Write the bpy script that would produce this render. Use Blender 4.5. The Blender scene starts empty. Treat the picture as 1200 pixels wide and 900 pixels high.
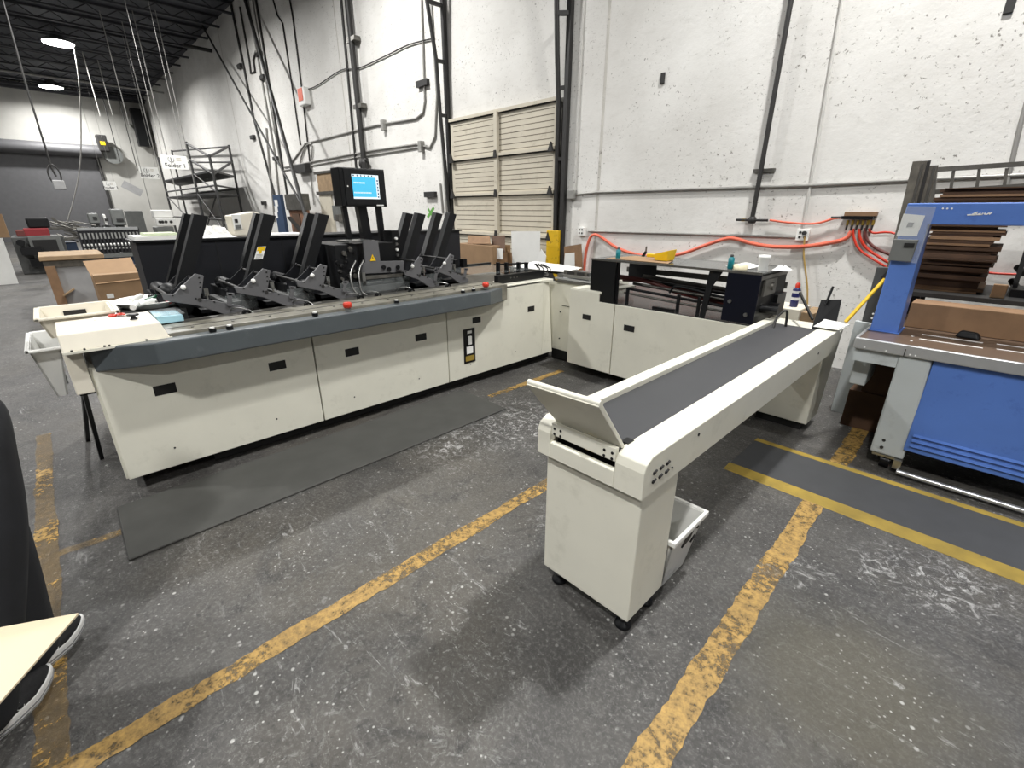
import bpy, bmesh, math, random
from mathutils import Vector, Matrix
random.seed(7)
C = bpy.context.scene.collection
# ------------------------------------------------------------------ camera model (fitted to the photograph)
F_, PITCH, YAW, ROLL, H = 535.51, 0.364278, -0.798795, 0.0013144, 1.6
cp, sp = math.cos(PITCH), math.sin(PITCH)
FW = Vector((math.sin(YAW)*cp, math.cos(YAW)*cp, -sp)); R0 = Vector((math.cos(YAW), -math.sin(YAW), 0)); U0 = R0.cross(FW)
RT = R0*math.cos(ROLL)+U0*math.sin(ROLL); UP = -R0*math.sin(ROLL)+U0*math.cos(ROLL)
CAM = Vector((0, 0, H))
def ray(x, y): return RT*(x-600)+UP*(450-y)+FW*F_
def onz(x, y, z=0.0): d = ray(x, y); return CAM+d*((z-H)/d.z)
def ony(x, y, Y): d = ray(x, y); return CAM+d*(Y/d.y)
def onx(x, y, X): d = ray(x, y); return CAM+d*(X/d.x)
WY = 5.8
def W(x, y, off=0.0): return ony(x, y, WY-off)
cd = bpy.data.cameras.new('camera'); cam = bpy.data.objects.new('camera', cd); C.objects.link(cam)
cd.sensor_fit = 'HORIZONTAL'; cd.sensor_width = 36; cd.lens = 36*F_/1200; cd.clip_start = .02; cd.clip_end = 200
cam.matrix_world = Matrix(((RT.x, UP.x, -FW.x, 0), (RT.y, UP.y, -FW.y, 0), (RT.z, UP.z, -FW.z, H), (0, 0, 0, 1)))
bpy.context.scene.camera = cam
# ------------------------------------------------------------------ materials
def lin(c):
    return tuple(((v/255)/12.92 if v/255 <= .04045 else ((v/255+.055)/1.055)**2.4) for v in c)+(1,)
def base(name):
    m = bpy.data.materials.new(name); m.use_nodes = True
    return m, m.node_tree.nodes, m.node_tree.links, m.node_tree.nodes['Principled BSDF']
def mat(name, c, rough=.5, metal=0, var=.08, scale=6, bump=0, spec=.5, dirt=None, dirt_amt=.5, dirt_scale=3):
    m, N, L, b = base(name)
    tc = N.new('ShaderNodeTexCoord'); no = N.new('ShaderNodeTexNoise'); no.inputs['Scale'].default_value = scale; no.inputs['Detail'].default_value = 6
    L.new(tc.outputs['Object'], no.inputs['Vector'])
    cr = N.new('ShaderNodeValToRGB'); l = lin(c)
    cr.color_ramp.elements[0].position = .3; cr.color_ramp.elements[1].position = .7
    cr.color_ramp.elements[0].color = tuple(v*(1-var) for v in l[:3])+(1,); cr.color_ramp.elements[1].color = tuple(min(1, v*(1+var)) for v in l[:3])+(1,)
    L.new(no.outputs['Fac'], cr.inputs['Fac']); out = cr.outputs['Color']
    if dirt:
        n2 = N.new('ShaderNodeTexNoise'); n2.inputs['Scale'].default_value = dirt_scale; n2.inputs['Detail'].default_value = 9; n2.inputs['Roughness'].default_value = .7
        L.new(tc.outputs['Object'], n2.inputs['Vector'])
        r2 = N.new('ShaderNodeValToRGB'); r2.color_ramp.elements[0].position = .56; r2.color_ramp.elements[1].position = .72
        r2.color_ramp.elements[0].color = (0, 0, 0, 1); r2.color_ramp.elements[1].color = (dirt_amt,)*3+(1,)
        mx = N.new('ShaderNodeMix'); mx.data_type = 'RGBA'; L.new(n2.outputs['Fac'], r2.inputs['Fac']); L.new(r2.outputs['Color'], mx.inputs['Factor'])
        L.new(out, mx.inputs['A']); mx.inputs['B'].default_value = lin(dirt); out = mx.outputs['Result']
    L.new(out, b.inputs['Base Color']); b.inputs['Roughness'].default_value = rough; b.inputs['Metallic'].default_value = metal
    b.inputs['Specular IOR Level'].default_value = spec
    if bump:
        bp = N.new('ShaderNodeBump'); bp.inputs['Strength'].default_value = bump; bp.inputs['Distance'].default_value = .01
        L.new(no.outputs['Fac'], bp.inputs['Height']); L.new(bp.outputs['Normal'], b.inputs['Normal'])
    return m
def glass(name, c, alpha, rough=.05):
    m, N, L, b = base(name); b.inputs['Base Color'].default_value = lin(c); b.inputs['Alpha'].default_value = alpha; b.inputs['Roughness'].default_value = rough
    return m
def emis(name, c, s):
    m, N, L, b = base(name); b.inputs['Base Color'].default_value = lin(c); b.inputs['Emission Color'].default_value = lin(c); b.inputs['Emission Strength'].default_value = s
    return m
M = {}
M['cream'] = mat('cream_enamel', (218, 216, 202), .42, var=.03, scale=5, dirt=(168, 166, 150), dirt_amt=.3, dirt_scale=7)
M['cream2'] = mat('cream_plastic', (222, 216, 200), .45, var=.03)
M['palegrey'] = mat('pale_grey_enamel', (186, 192, 192), .4, var=.03, dirt=(120, 122, 120), dirt_amt=.4, dirt_scale=6)
M['rail'] = mat('slate_grey_moulding', (80, 86, 89), .38, var=.06, dirt=(130, 134, 138), dirt_amt=.3, dirt_scale=5)
M['black'] = mat('black_steel', (13, 14, 16), .35, var=.15, spec=.35)
M['blackm'] = mat('matt_black_steel', (17, 18, 20), .5, var=.12, scale=15, spec=.3)
M['navy'] = mat('blue_black_steel', (10, 13, 26), .3, var=.1, spec=.35)
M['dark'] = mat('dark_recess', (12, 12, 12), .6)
M['deck'] = mat('dark_deck_plate', (44, 44, 44), .22, var=.35, scale=9, dirt=(110, 105, 95), dirt_amt=.6, dirt_scale=9)
M['brk'] = mat('grey_bracket_steel', (92, 92, 94), .5, var=.06)
M['strip'] = mat('worn_beige_strip', (120, 117, 106), .35, var=.25, scale=14, dirt=(60, 58, 54), dirt_amt=.7, dirt_scale=12)
M['groove'] = mat('brown_grey_groove', (112, 104, 90), .8, var=.3)  # brown-grey tone of the thin lines across the door panels
M['blackc'] = mat('charcoal_cabinet', (27, 28, 32), .5, var=.1, spec=.3)
M['steel'] = mat('brushed_steel', (150, 150, 148), .28, metal=.9, var=.1, scale=20)
M['bsteel'] = mat('bright_rail', (205, 207, 208), .3, metal=.7, var=.05)
M['dsteel'] = mat('tarnished_steel', (105, 103, 98), .4, metal=.6, var=.25, scale=12)
M['belt'] = mat('conveyor_belt_rubber', (56, 57, 60), .5, var=.07, scale=4)
M['matg'] = mat('grey_rubber_mat', (70, 70, 67), .75, var=.12, scale=5, bump=.3)
M['mat2'] = mat('ribbed_black_mat', (56, 57, 59), .7, var=.08, scale=8)
M['mats'] = mat('yellow_mat_border', (140, 118, 44), .7, var=.25, scale=6, dirt=(84, 76, 44), dirt_amt=.8, dirt_scale=4)
M['red'] = mat('red_plastic', (200, 52, 30), .4)
M['redc'] = mat('dark_red_crate', (128, 34, 40), .5)
M['redhose'] = mat('orange_red_hose', (222, 108, 84), .45, var=.1)
M['dred'] = mat('dark_red_hose', (96, 44, 40), .5)
M['yellow'] = mat('yellow_plastic', (232, 190, 22), .4, var=.05)
M['ywall'] = mat('yellow_painted_steel', (212, 172, 26), .5, dirt=(70, 60, 30), dirt_amt=.8, dirt_scale=14)
M['tan'] = mat('tan_hose', (176, 146, 84), .5)
M['card'] = mat('cardboard', (146, 118, 88), .8, var=.1, scale=5)
M['card2'] = mat('brown_cardboard', (132, 103, 76), .8, var=.14, scale=8)
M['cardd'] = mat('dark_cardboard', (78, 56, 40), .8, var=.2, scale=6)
M['wood'] = mat('bare_wood', (152, 128, 98), .75, var=.2, scale=10)
M['woodd'] = mat('weathered_wood', (92, 88, 80), .8, var=.3, scale=14)
M['white'] = mat('white_plastic', (232, 232, 228), .4, var=.03)
M['paper'] = mat('white_paper', (236, 236, 232), .8, var=.03)
M['tub'] = mat('corrugated_white_plastic', (214, 214, 210), .45, var=.04, dirt=(110, 112, 116), dirt_amt=.6, dirt_scale=8)
M['tubin'] = mat('grey_tub_lining', (150, 150, 150), .5)
M['blue'] = mat('bright_blue_enamel', (84, 120, 192), .38, var=.05, scale=4, dirt=(50, 76, 150), dirt_amt=.5, dirt_scale=9)
M['oldblue'] = mat('dull_blue_enamel', (48, 66, 92), .5, var=.1)
M['teal'] = mat('teal_bottle', (20, 120, 130), .35)
M['spray'] = mat('dark_blue_can', (38, 42, 96), .35)
M['pipe'] = mat('black_iron_pipe', (40, 39, 38), .55, var=.2, scale=12)
M['cond'] = mat('grey_conduit', (150, 149, 145), .45, metal=.3, var=.12)
M['condw'] = mat('painted_conduit', (196, 195, 190), .5, var=.08)
M['rust'] = mat('rusty_brown_steel', (120, 84, 62), .7, var=.3)
M['doorp'] = mat('cream_door_panel', (200, 193, 176), .6, var=.05, scale=3, dirt=(136, 122, 100), dirt_amt=.5, dirt_scale=4)
M['rollup'] = mat('dark_roll_up_door', (92, 92, 94), .5, var=.06)
M['scaf'] = mat('dark_scaffold_tube', (52, 52, 52), .5, var=.15)
M['rack'] = mat('black_rack', (28, 28, 32), .5)
M['brass'] = mat('brass', (176, 148, 70), .35, metal=.7)
M['green'] = mat('green_plastic', (30, 88, 62), .4)
M['lgreen'] = mat('green_tape', (96, 156, 70), .6)
M['trouser'] = mat('black_trouser_cloth', (22, 23, 27), .9, var=.3, scale=7, bump=.4)
M['jacket'] = mat('dark_jacket_cloth', (26, 28, 34), .9, var=.2, scale=7)
M['skin'] = mat('skin', (190, 140, 112), .5)
M['hair'] = mat('dark_hair', (32, 24, 20), .7)
M['shoe'] = mat('black_shoe_mesh', (24, 24, 26), .8, bump=.4, scale=60)
M['sole'] = mat('white_foam_sole', (222, 222, 220), .5, var=.04)
M['soleg'] = mat('grey_sole_groove', (120, 120, 122), .6)
M['board'] = mat('beige_board', (208, 192, 164), .7, var=.03)
M['screen'] = emis('screen_cyan', (70, 176, 214), 1.1)
M['screenw'] = emis('screen_white', (225, 235, 240), 1.0)
M['screend'] = emis('screen_dark', (40, 60, 90), .6)
M['lens'] = emis('lamp_lens', (255, 253, 248), 60)
M['acryl'] = glass('clear_acrylic', (170, 176, 176), .12, .04)
M['acryd'] = glass('smoked_acrylic', (70, 74, 74), .72, .06)
M['bag'] = glass('clear_plastic_bag', (210, 214, 216), .18, .12)
M['table'] = mat('brown_laminate', (96, 80, 68), .3, var=.1)
M['cyanp'] = mat('pale_blue_pack', (168, 212, 226), .4)
M['dgrey'] = mat('dark_grey_machine', (74, 75, 74), .55, var=.2, scale=8)
M['mgrey'] = mat('mid_grey_machine', (104, 106, 104), .5, var=.12)
# floor
def floor_mat():
    m, N, L, b = base('worn_concrete_floor')
    tc = N.new('ShaderNodeTexCoord')
    def noise(s, d=8, r=.6, vec=None, dist=0):
        n = N.new('ShaderNodeTexNoise'); n.inputs['Scale'].default_value = s; n.inputs['Detail'].default_value = d; n.inputs['Roughness'].default_value = r; n.inputs['Distortion'].default_value = dist
        L.new(vec or tc.outputs['Object'], n.inputs['Vector']); return n.outputs['Fac']
    def ramp(f, a, bb, ca=(0, 0, 0, 1), cb=(1, 1, 1, 1)):
        r = N.new('ShaderNodeValToRGB'); r.color_ramp.elements[0].position = a; r.color_ramp.elements[1].position = bb
        r.color_ramp.elements[0].color = ca; r.color_ramp.elements[1].color = cb; L.new(f, r.inputs['Fac']); return r.outputs['Color']
    def mul(a, c):
        x = N.new('ShaderNodeMath'); x.operation = 'MULTIPLY'; L.new(a, x.inputs[0])
        if isinstance(c, float): x.inputs[1].default_value = c
        else: L.new(c, x.inputs[1])
        return x.outputs[0]
    def mix(f, a, bcol):
        x = N.new('ShaderNodeMix'); x.data_type = 'RGBA'; L.new(f, x.inputs['Factor'])
        if hasattr(a, 'links'): L.new(a, x.inputs['A'])
        else: x.inputs['A'].default_value = a
        x.inputs['B'].default_value = bcol; return x.outputs['Result']
    basec = ramp(noise(1.4, 12, .72), .3, .72, lin((42, 41, 41)), lin((86, 84, 81)))
    c = mix(mul(ramp(noise(.5, 5, .6), .5, .66), .5), basec, lin((92, 86, 74)))
    c = mix(mul(ramp(noise(3.1, 10, .75, dist=1.2), .52, .68), .75), c, lin((28, 28, 29)))
    c = mix(mul(ramp(noise(60, 5, .75), .5, .72), .55), c, lin((128, 127, 124)))
    c = mix(mul(ramp(noise(34, 5, .75, dist=.6), .56, .7), .7), c, lin((26, 26, 27)))
    patch = ramp(noise(.9, 5, .65), .42, .62)
    c = mix(mul(mul(ramp(noise(11, 10, .8, dist=2.2), .55, .66), patch), .6), c, lin((160, 160, 158)))
    c = mix(mul(mul(ramp(noise(48, 6, .8, dist=1.0), .58, .68), ramp(noise(2.1, 5, .6), .42, .62)), .75), c, lin((176, 175, 172)))
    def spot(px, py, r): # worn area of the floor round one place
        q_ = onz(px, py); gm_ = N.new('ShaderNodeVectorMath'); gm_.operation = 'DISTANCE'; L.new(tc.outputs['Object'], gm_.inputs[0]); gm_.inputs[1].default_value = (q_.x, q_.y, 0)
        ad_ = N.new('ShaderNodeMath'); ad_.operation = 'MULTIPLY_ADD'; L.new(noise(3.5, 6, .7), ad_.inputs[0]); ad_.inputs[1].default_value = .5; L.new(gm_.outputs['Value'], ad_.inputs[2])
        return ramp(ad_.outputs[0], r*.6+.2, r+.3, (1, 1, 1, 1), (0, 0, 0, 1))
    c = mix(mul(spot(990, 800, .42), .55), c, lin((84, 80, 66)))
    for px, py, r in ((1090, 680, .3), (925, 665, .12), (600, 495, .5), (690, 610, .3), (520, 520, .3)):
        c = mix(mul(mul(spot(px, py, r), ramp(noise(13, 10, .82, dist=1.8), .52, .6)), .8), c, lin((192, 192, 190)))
    mp = N.new('ShaderNodeMapping'); mp.inputs['Rotation'].default_value = (0, 0, .5); mp.inputs['Scale'].default_value = (1.5, 7, 1); L.new(tc.outputs['Object'], mp.inputs['Vector'])
    c = mix(mul(mul(ramp(noise(2.6, 10, .78, mp.outputs['Vector'], 1.6), .585, .66), ramp(noise(.8, 3, .5), .45, .6)), .7), c, lin((178, 178, 176)))
    for s_, t_ in ((15, .07), (31, .085)):
        vo = N.new('ShaderNodeTexVoronoi'); vo.inputs['Scale'].default_value = s_; L.new(tc.outputs['Object'], vo.inputs['Vector'])
        c = mix(mul(mul(ramp(vo.outputs['Distance'], t_, t_+.06, (1, 1, 1, 1), (0, 0, 0, 1)), ramp(noise(1.7, 4, .6), .4, .6)), .7), c, lin((196, 196, 192)))
    L.new(c, b.inputs['Base Color'])
    rr = N.new('ShaderNodeMapRange'); rr.inputs['To Min'].default_value = .3; rr.inputs['To Max'].default_value = .66; L.new(noise(2, 6), rr.inputs['Value']); L.new(rr.outputs['Result'], b.inputs['Roughness'])
    bp = N.new('ShaderNodeBump'); bp.inputs['Strength'].default_value = .45; bp.inputs['Distance'].default_value = .012; L.new(noise(26, 9, .75), bp.inputs['Height']); L.new(bp.outputs['Normal'], b.inputs['Normal'])
    return m
def wall_mat(name, c1, c2, speck=True):
    m, N, L, b = base(name)
    tc = N.new('ShaderNodeTexCoord')
    def noise(s, d=8, r=.6, vec=None, dist=0):
        n = N.new('ShaderNodeTexNoise'); n.inputs['Scale'].default_value = s; n.inputs['Detail'].default_value = d; n.inputs['Roughness'].default_value = r; n.inputs['Distortion'].default_value = dist
        L.new(vec or tc.outputs['Object'], n.inputs['Vector']); return n.outputs['Fac']
    def ramp(f, a, bb, ca=(0, 0, 0, 1), cb=(1, 1, 1, 1)):
        r = N.new('ShaderNodeValToRGB'); r.color_ramp.elements[0].position = a; r.color_ramp.elements[1].position = bb
        r.color_ramp.elements[0].color = ca; r.color_ramp.elements[1].color = cb; L.new(f, r.inputs['Fac']); return r.outputs['Color']
    def mul(a, c):
        x = N.new('ShaderNodeMath'); x.operation = 'MULTIPLY'; L.new(a, x.inputs[0])
        if isinstance(c, float): x.inputs[1].default_value = c
        else: L.new(c, x.inputs[1])
        return x.outputs[0]
    def mix(f, a, bcol):
        x = N.new('ShaderNodeMix'); x.data_type = 'RGBA'; L.new(f, x.inputs['Factor']); L.new(a, x.inputs['A']); x.inputs['B'].default_value = bcol; return x.outputs['Result']
    c = ramp(noise(.7, 8, .6), .3, .7, lin(c1), lin(c2))
    if speck:
        mp = N.new('ShaderNodeMapping'); mp.inputs['Scale'].default_value = (1, 1, 3.2); L.new(tc.outputs['Object'], mp.inputs['Vector'])
        c = mix(mul(mul(ramp(noise(26, 6, .7), .6, .66), ramp(noise(1.8, 4, .6), .44, .56)), .9), c, lin((104, 100, 92)))
        c = mix(mul(mul(ramp(noise(9, 9, .8, mp.outputs['Vector'], 1.5), .59, .65), ramp(noise(1.1, 3, .6), .43, .58)), .7), c, lin((132, 128, 118)))
        c = mix(mul(ramp(noise(4, 9, .7, mp.outputs['Vector']), .55, .8), .35), c, lin((168, 164, 154)))
    L.new(c, b.inputs['Base Color']); b.inputs['Roughness'].default_value = .75
    bp = N.new('ShaderNodeBump'); bp.inputs['Strength'].default_value = .35; bp.inputs['Distance'].default_value = .012; L.new(noise(14, 9, .7), bp.inputs['Height']); L.new(bp.outputs['Normal'], b.inputs['Normal'])
    return m
def line_mat(nm='worn_yellow_floor_paint', th=0):
    m, N, L, b = base(nm)
    tc = N.new('ShaderNodeTexCoord')
    n = N.new('ShaderNodeTexNoise'); n.inputs['Scale'].default_value = 26; n.inputs['Detail'].default_value = 9; n.inputs['Roughness'].default_value = .75; L.new(tc.outputs['Object'], n.inputs['Vector'])
    n2 = N.new('ShaderNodeTexNoise'); n2.inputs['Scale'].default_value = 2.2; n2.inputs['Detail'].default_value = 5; L.new(tc.outputs['Object'], n2.inputs['Vector'])
    ad = N.new('ShaderNodeMath'); ad.operation = 'ADD'; L.new(n.outputs['Fac'], ad.inputs[0]); L.new(n2.outputs['Fac'], ad.inputs[1])
    r = N.new('ShaderNodeValToRGB'); r.color_ramp.elements[0].position = min(.97, .86+th); r.color_ramp.elements[1].position = min(1, 1.0+th)
    hv = N.new('ShaderNodeMath'); hv.operation = 'MULTIPLY'; hv.inputs[1].default_value = 1.0-th; L.new(ad.outputs[0], hv.inputs[0]); L.new(hv.outputs[0], r.inputs['Fac'])
    r.color_ramp.elements[0].color = (.3, .3, .3, 1); r.color_ramp.elements[1].color = (1, 1, 1, 1)
    L.new(r.outputs['Color'], b.inputs['Alpha'])
    c = N.new('ShaderNodeValToRGB'); c.color_ramp.elements[0].position = .35; c.color_ramp.elements[1].position = .65; c.color_ramp.elements[0].color = lin((104, 84, 50)); c.color_ramp.elements[1].color = lin((180, 145, 78))
    L.new(n.outputs['Fac'], c.inputs['Fac']); L.new(c.outputs['Color'], b.inputs['Base Color']); b.inputs['Roughness'].default_value = .6
    return m
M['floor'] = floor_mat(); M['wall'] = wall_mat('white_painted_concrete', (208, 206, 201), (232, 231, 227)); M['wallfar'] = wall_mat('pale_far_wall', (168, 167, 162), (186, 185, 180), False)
M['seam'] = mat('concrete_joint', (196, 193, 186), .9, var=.1, scale=8, bump=.8, dirt=(56, 52, 46), dirt_amt=1, dirt_scale=16); M['line'] = line_mat(); M['line2'] = line_mat('very_worn_yellow_floor_paint', .1)
M['ceil'] = mat('dark_ceiling_deck', (62, 64, 70), .8, var=.25, scale=1.5)
M['joist'] = mat('dark_joist_steel', (50, 51, 56), .7)
# ------------------------------------------------------------------ mesh builder
LOC = {}
class MB:
    def __init__(s): s.v = []; s.f = []; s.sm = []
    def add(s, vs, fs, smooth=False):
        o = len(s.v); s.v += [Vector(p) for p in vs]; s.f += [[i+o for i in f] for f in fs]; s.sm += [smooth]*len(fs); return s
    def box(s, x0, x1, y0, y1, z0, z1):
        x0, x1 = sorted((x0, x1)); y0, y1 = sorted((y0, y1)); z0, z1 = sorted((z0, z1))
        return s.add([(x0, y0, z0), (x1, y0, z0), (x1, y1, z0), (x0, y1, z0), (x0, y0, z1), (x1, y0, z1), (x1, y1, z1), (x0, y1, z1)],
                     [(0, 3, 2, 1), (4, 5, 6, 7), (0, 1, 5, 4), (1, 2, 6, 5), (2, 3, 7, 6), (3, 0, 4, 7)])
    def hexa(s, b, t): # 4 bottom + 4 top corners
        return s.add(list(b)+list(t), [(0, 3, 2, 1), (4, 5, 6, 7), (0, 1, 5, 4), (1, 2, 6, 5), (2, 3, 7, 6), (3, 0, 4, 7)])
    def prism(s, poly, ax, a, b):
        def P(u, v, w): return {'x': (w, u, v), 'y': (u, w, v), 'z': (u, v, w)}[ax]
        n = len(poly); vs = [P(u, v, a) for u, v in poly]+[P(u, v, b) for u, v in poly]
        return s.add(vs, [tuple(range(n))[::-1], tuple(range(n, 2*n))]+[(i, (i+1) % n, (i+1) % n+n, i+n) for i in range(n)])
    def sheet(s, pts, t): # polygon in space with thickness along its normal
        pts = [Vector(p) for p in pts]; nrm = (pts[1]-pts[0]).cross(pts[2]-pts[0]).normalized()*t; n = len(pts)
        return s.add(pts+[p+nrm for p in pts], [tuple(range(n))[::-1], tuple(range(n, 2*n))]+[(i, (i+1) % n, (i+1) % n+n, i+n) for i in range(n)])
    def bar(s, p0, p1, w, h=None, up=(0, 0, 1)):
        p0 = Vector(p0); p1 = Vector(p1); h = h or w; d = (p1-p0).normalized(); u = Vector(up)
        if abs(d.dot(u)) > .98: u = Vector((1, 0, 0))
        a = d.cross(u).normalized()*(w/2); b = a.cross(d).normalized()*(h/2)
        return s.hexa([p0-a-b, p0+a-b, p0+a+b, p0-a+b], [p1-a-b, p1+a-b, p1+a+b, p1-a+b])
    def tube(s, pts, r, n=8, smooth=True, cap=True):
        pts = [Vector(p) for p in pts]; rs = r if isinstance(r, (list, tuple)) else [r]*len(pts)
        t0 = (pts[1]-pts[0]).normalized(); u = Vector((0, 0, 1)) if abs(t0.z) < .9 else Vector((1, 0, 0)); a = t0.cross(u).normalized(); vs = []; k = len(pts)
        for i, p in enumerate(pts):
            t = (pts[min(i+1, k-1)]-pts[max(i-1, 0)]).normalized(); a = (a-t*a.dot(t)).normalized(); b = t.cross(a)
            vs += [p+(a*math.cos(2*math.pi*j/n)+b*math.sin(2*math.pi*j/n))*rs[i] for j in range(n)]
        fs = [(i*n+j, i*n+(j+1) % n, (i+1)*n+(j+1) % n, (i+1)*n+j) for i in range(k-1) for j in range(n)]
        s.add(vs, fs, smooth)
        if cap: s.add(vs[:n], [tuple(range(n))[::-1]]); s.add(vs[-n:], [tuple(range(n))])
        return s
    def cyl(s, p0, p1, r, r2=None, n=16): return s.tube([p0, p1], [r, r if r2 is None else r2], n)
    def lathe(s, prof, c, n=20, smooth=True):
        c = Vector(c); vs = [c+Vector((r*math.cos(2*math.pi*j/n), r*math.sin(2*math.pi*j/n), z)) for r, z in prof for j in range(n)]; k = len(prof)
        s.add(vs, [(i*n+j, i*n+(j+1) % n, (i+1)*n+(j+1) % n, (i+1)*n+j) for i in range(k-1) for j in range(n)], smooth)
        s.add(vs[:n], [tuple(range(n))[::-1]]); s.add(vs[-n:], [tuple(range(n))]); return s
    def ball(s, c, r, n=12, k=8, sc=(1, 1, 1)):
        c = Vector(c); vs = [c+Vector((r*sc[0]*math.sin(math.pi*i/k)*math.cos(2*math.pi*j/n), r*sc[1]*math.sin(math.pi*i/k)*math.sin(2*math.pi*j/n), r*sc[2]*math.cos(math.pi*i/k))) for i in range(k+1) for j in range(n)]
        return s.add(vs, [(i*n+j, (i+1)*n+j, (i+1)*n+(j+1) % n, i*n+(j+1) % n) for i in range(k) for j in range(n)], True)
    def build(s, name, m, parent=None, bevel=0, seg=2):
        off = LOC.get(parent.name, Vector((0, 0, 0))) if parent else Vector((0, 0, 0))
        me = bpy.data.meshes.new(name); me.from_pydata([tuple(p-off) for p in s.v], [], s.f); me.update()
        bm = bmesh.new(); bm.from_mesh(me); bmesh.ops.remove_doubles(bm, verts=bm.verts, dist=1e-5) if False else None
        bmesh.ops.recalc_face_normals(bm, faces=bm.faces); bm.to_mesh(me); bm.free()
        for p, q in zip(me.polygons, s.sm): p.use_smooth = q
        me.materials.append(M[m] if isinstance(m, str) else m)
        o = bpy.data.objects.new(name, me); C.objects.link(o)
        if parent: o.parent = parent; LOC[o.name] = off
        else: LOC[o.name] = Vector((0, 0, 0))
        if bevel:
            bv = o.modifiers.new('bevel', 'BEVEL'); bv.width = bevel; bv.segments = seg; bv.limit_method = 'ANGLE'; bv.angle_limit = .6
        return o
def smooth_path(pts, k=6):
    P = [Vector(p) for p in pts]; P = [P[0]*2-P[1]]+P+[P[-1]*2-P[-2]]; out = []
    for i in range(1, len(P)-2):
        a, b, c, d = P[i-1:i+3]
        for j in range(k):
            t = j/k; out.append(.5*((2*b)+(c-a)*t+(2*a-5*b+4*c-d)*t*t+(3*b-a-3*c+d)*t**3))
    out.append(P[-2]); return out
def root(name, label, cat, loc=(0, 0, 0), group=None):
    o = bpy.data.objects.new(name, None); C.objects.link(o); o.location = loc; o.empty_display_size = .1
    LOC[o.name] = Vector(loc); o['label'] = label; o['category'] = cat
    if group: o['group'] = group
    return o
def tag(o, label, cat, group=None, kind=None):
    o['label'] = label; o['category'] = cat
    if group: o['group'] = group
    if kind: o['kind'] = kind
    # move the origin of a one-mesh thing to its base
    me = o.data; xs = [v.co for v in me.vertices]
    c = Vector(((min(p.x for p in xs)+max(p.x for p in xs))/2, (min(p.y for p in xs)+max(p.y for p in xs))/2, min(p.z for p in xs)))
    for v in me.vertices: v.co -= c
    o.location = c; LOC[o.name] = c; return o
def struct(o, label=None):
    o['kind'] = 'structure'
    if label: o['label'] = label
    return o
def text(name, s, m, size, mw, parent, ext=.0006, font_off=0):
    cu = bpy.data.curves.new(name, 'FONT'); cu.body = s; cu.size = size; cu.extrude = ext; cu.offset = size*.012; cu.align_x = 'CENTER'; cu.align_y = 'CENTER'
    t = bpy.data.objects.new(name+'_tmp', cu); C.objects.link(t); bpy.context.view_layer.update()
    me = bpy.data.meshes.new_from_object(t.evaluated_get(bpy.context.evaluated_depsgraph_get())); bpy.data.objects.remove(t); bpy.data.curves.remove(cu)
    off = LOC[parent.name]; me.transform(Matrix.Translation(-off) @ mw); me.materials.clear(); me.materials.append(M[m])
    o = bpy.data.objects.new(name, me); C.objects.link(o); o.parent = parent; LOC[o.name] = off; return o
V = Vector
# ================================================================== SETTING
XF = -35.53; CEIL = 7.45
struct(MB().box(-36, 9, -14, 6.2, -.2, 0).build('floor', 'floor'), 'dark worn concrete warehouse floor')
struct(MB().box(-36, 9, WY, 6.2, 0, 9).build('wall_right', 'wall'), 'white painted tilt-up concrete wall with dark scuffs')
struct(MB().box(-36, XF, -14, WY, 0, 9).build('wall_far', 'wallfar'), 'pale far end wall')
cl = struct(MB().box(-36, 9, -14, WY, CEIL, CEIL+.2).build('ceiling', 'ceil'), 'dark steel deck ceiling')
jm = None
for i in range(24):
    x = -34.6+i*1.5; j = MB()
    j.bar((x, -13.9, CEIL-.04), (x, 5.75, CEIL-.04), .12, .06); j.bar((x, -13.9, CEIL-.3), (x, 5.75, CEIL-.3), .1, .05)
    for k in range(26):
        y = -13.9+k*.75; j.bar((x, y, CEIL-.06), (x, y+.375, CEIL-.3), .025); j.bar((x, y+.375, CEIL-.3), (x, y+.75, CEIL-.06), .025)
    j.build('joist', 'joist', cl)
g = MB().box(XF+.01, XF+.3, -14, WY, CEIL-.35, CEIL-.1).build('eave_beam', 'joist', cl)
# concrete joint beside the door, and the joint left of it
s = MB(); a = W(712, 0); 
s.box(-4.225, -4.185, WY-.004, WY+.01, 0, 9); struct(s.build('trim_1', 'seam'), 'rough vertical joint in the concrete wall')
for n, x in ((2, -11.6), (3, -20.0)):
    struct(MB().box(x-.02, x+.02, WY-.003, WY+.01, 0, CEIL).build('trim_%d' % n, 'seam'), 'vertical joint in the concrete wall')
# sectional garage door
dx0, dx1 = -7.5, -4.97
d1 = MB().box(dx0, dx1, WY-.06, WY-.02, 0, 3.1).build('door_1', 'doorp'); struct(d1, 'cream sectional dock door with six ribbed panels')
zr = [0, .36, 1.2, 1.86, 2.46, 3.09]
rb = MB()
for a_, b_ in zip(zr[:-1], zr[1:]):
    n = 8 if b_-a_ > .5 else 4
    for k in range(1, n):
        z = a_+(b_-a_)*k/n; rb.prism([(WY-.06, z-.014), (WY-.0625, z-.008), (WY-.0625, z+.008), (WY-.06, z+.014)], 'x', dx0+.08, dx1-.05)
gr = MB()
for a_, b_ in zip(zr[:-1], zr[1:]):
    n = 8 if b_-a_ > .5 else 4
    for k in range(1, n):
        z = a_+(b_-a_)*k/n-.024; gr.box(dx0+.08, dx1-.05, WY-.0612, WY-.05, z-.006, z+.005)
gr.build('panel_groove', 'groove', d1)
st = MB()
for z in zr[1:]: st.box(dx0, dx1, WY-.1, WY-.06, z-.025, z+.02)
st.build('section_rail', 'doorp', d1)
sh = MB()
for z in zr[1:]: sh.box(dx0, dx1, WY-.08, WY-.06, z-.042, z-.025)
sh.build('section_seam', 'dark', d1)
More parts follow.
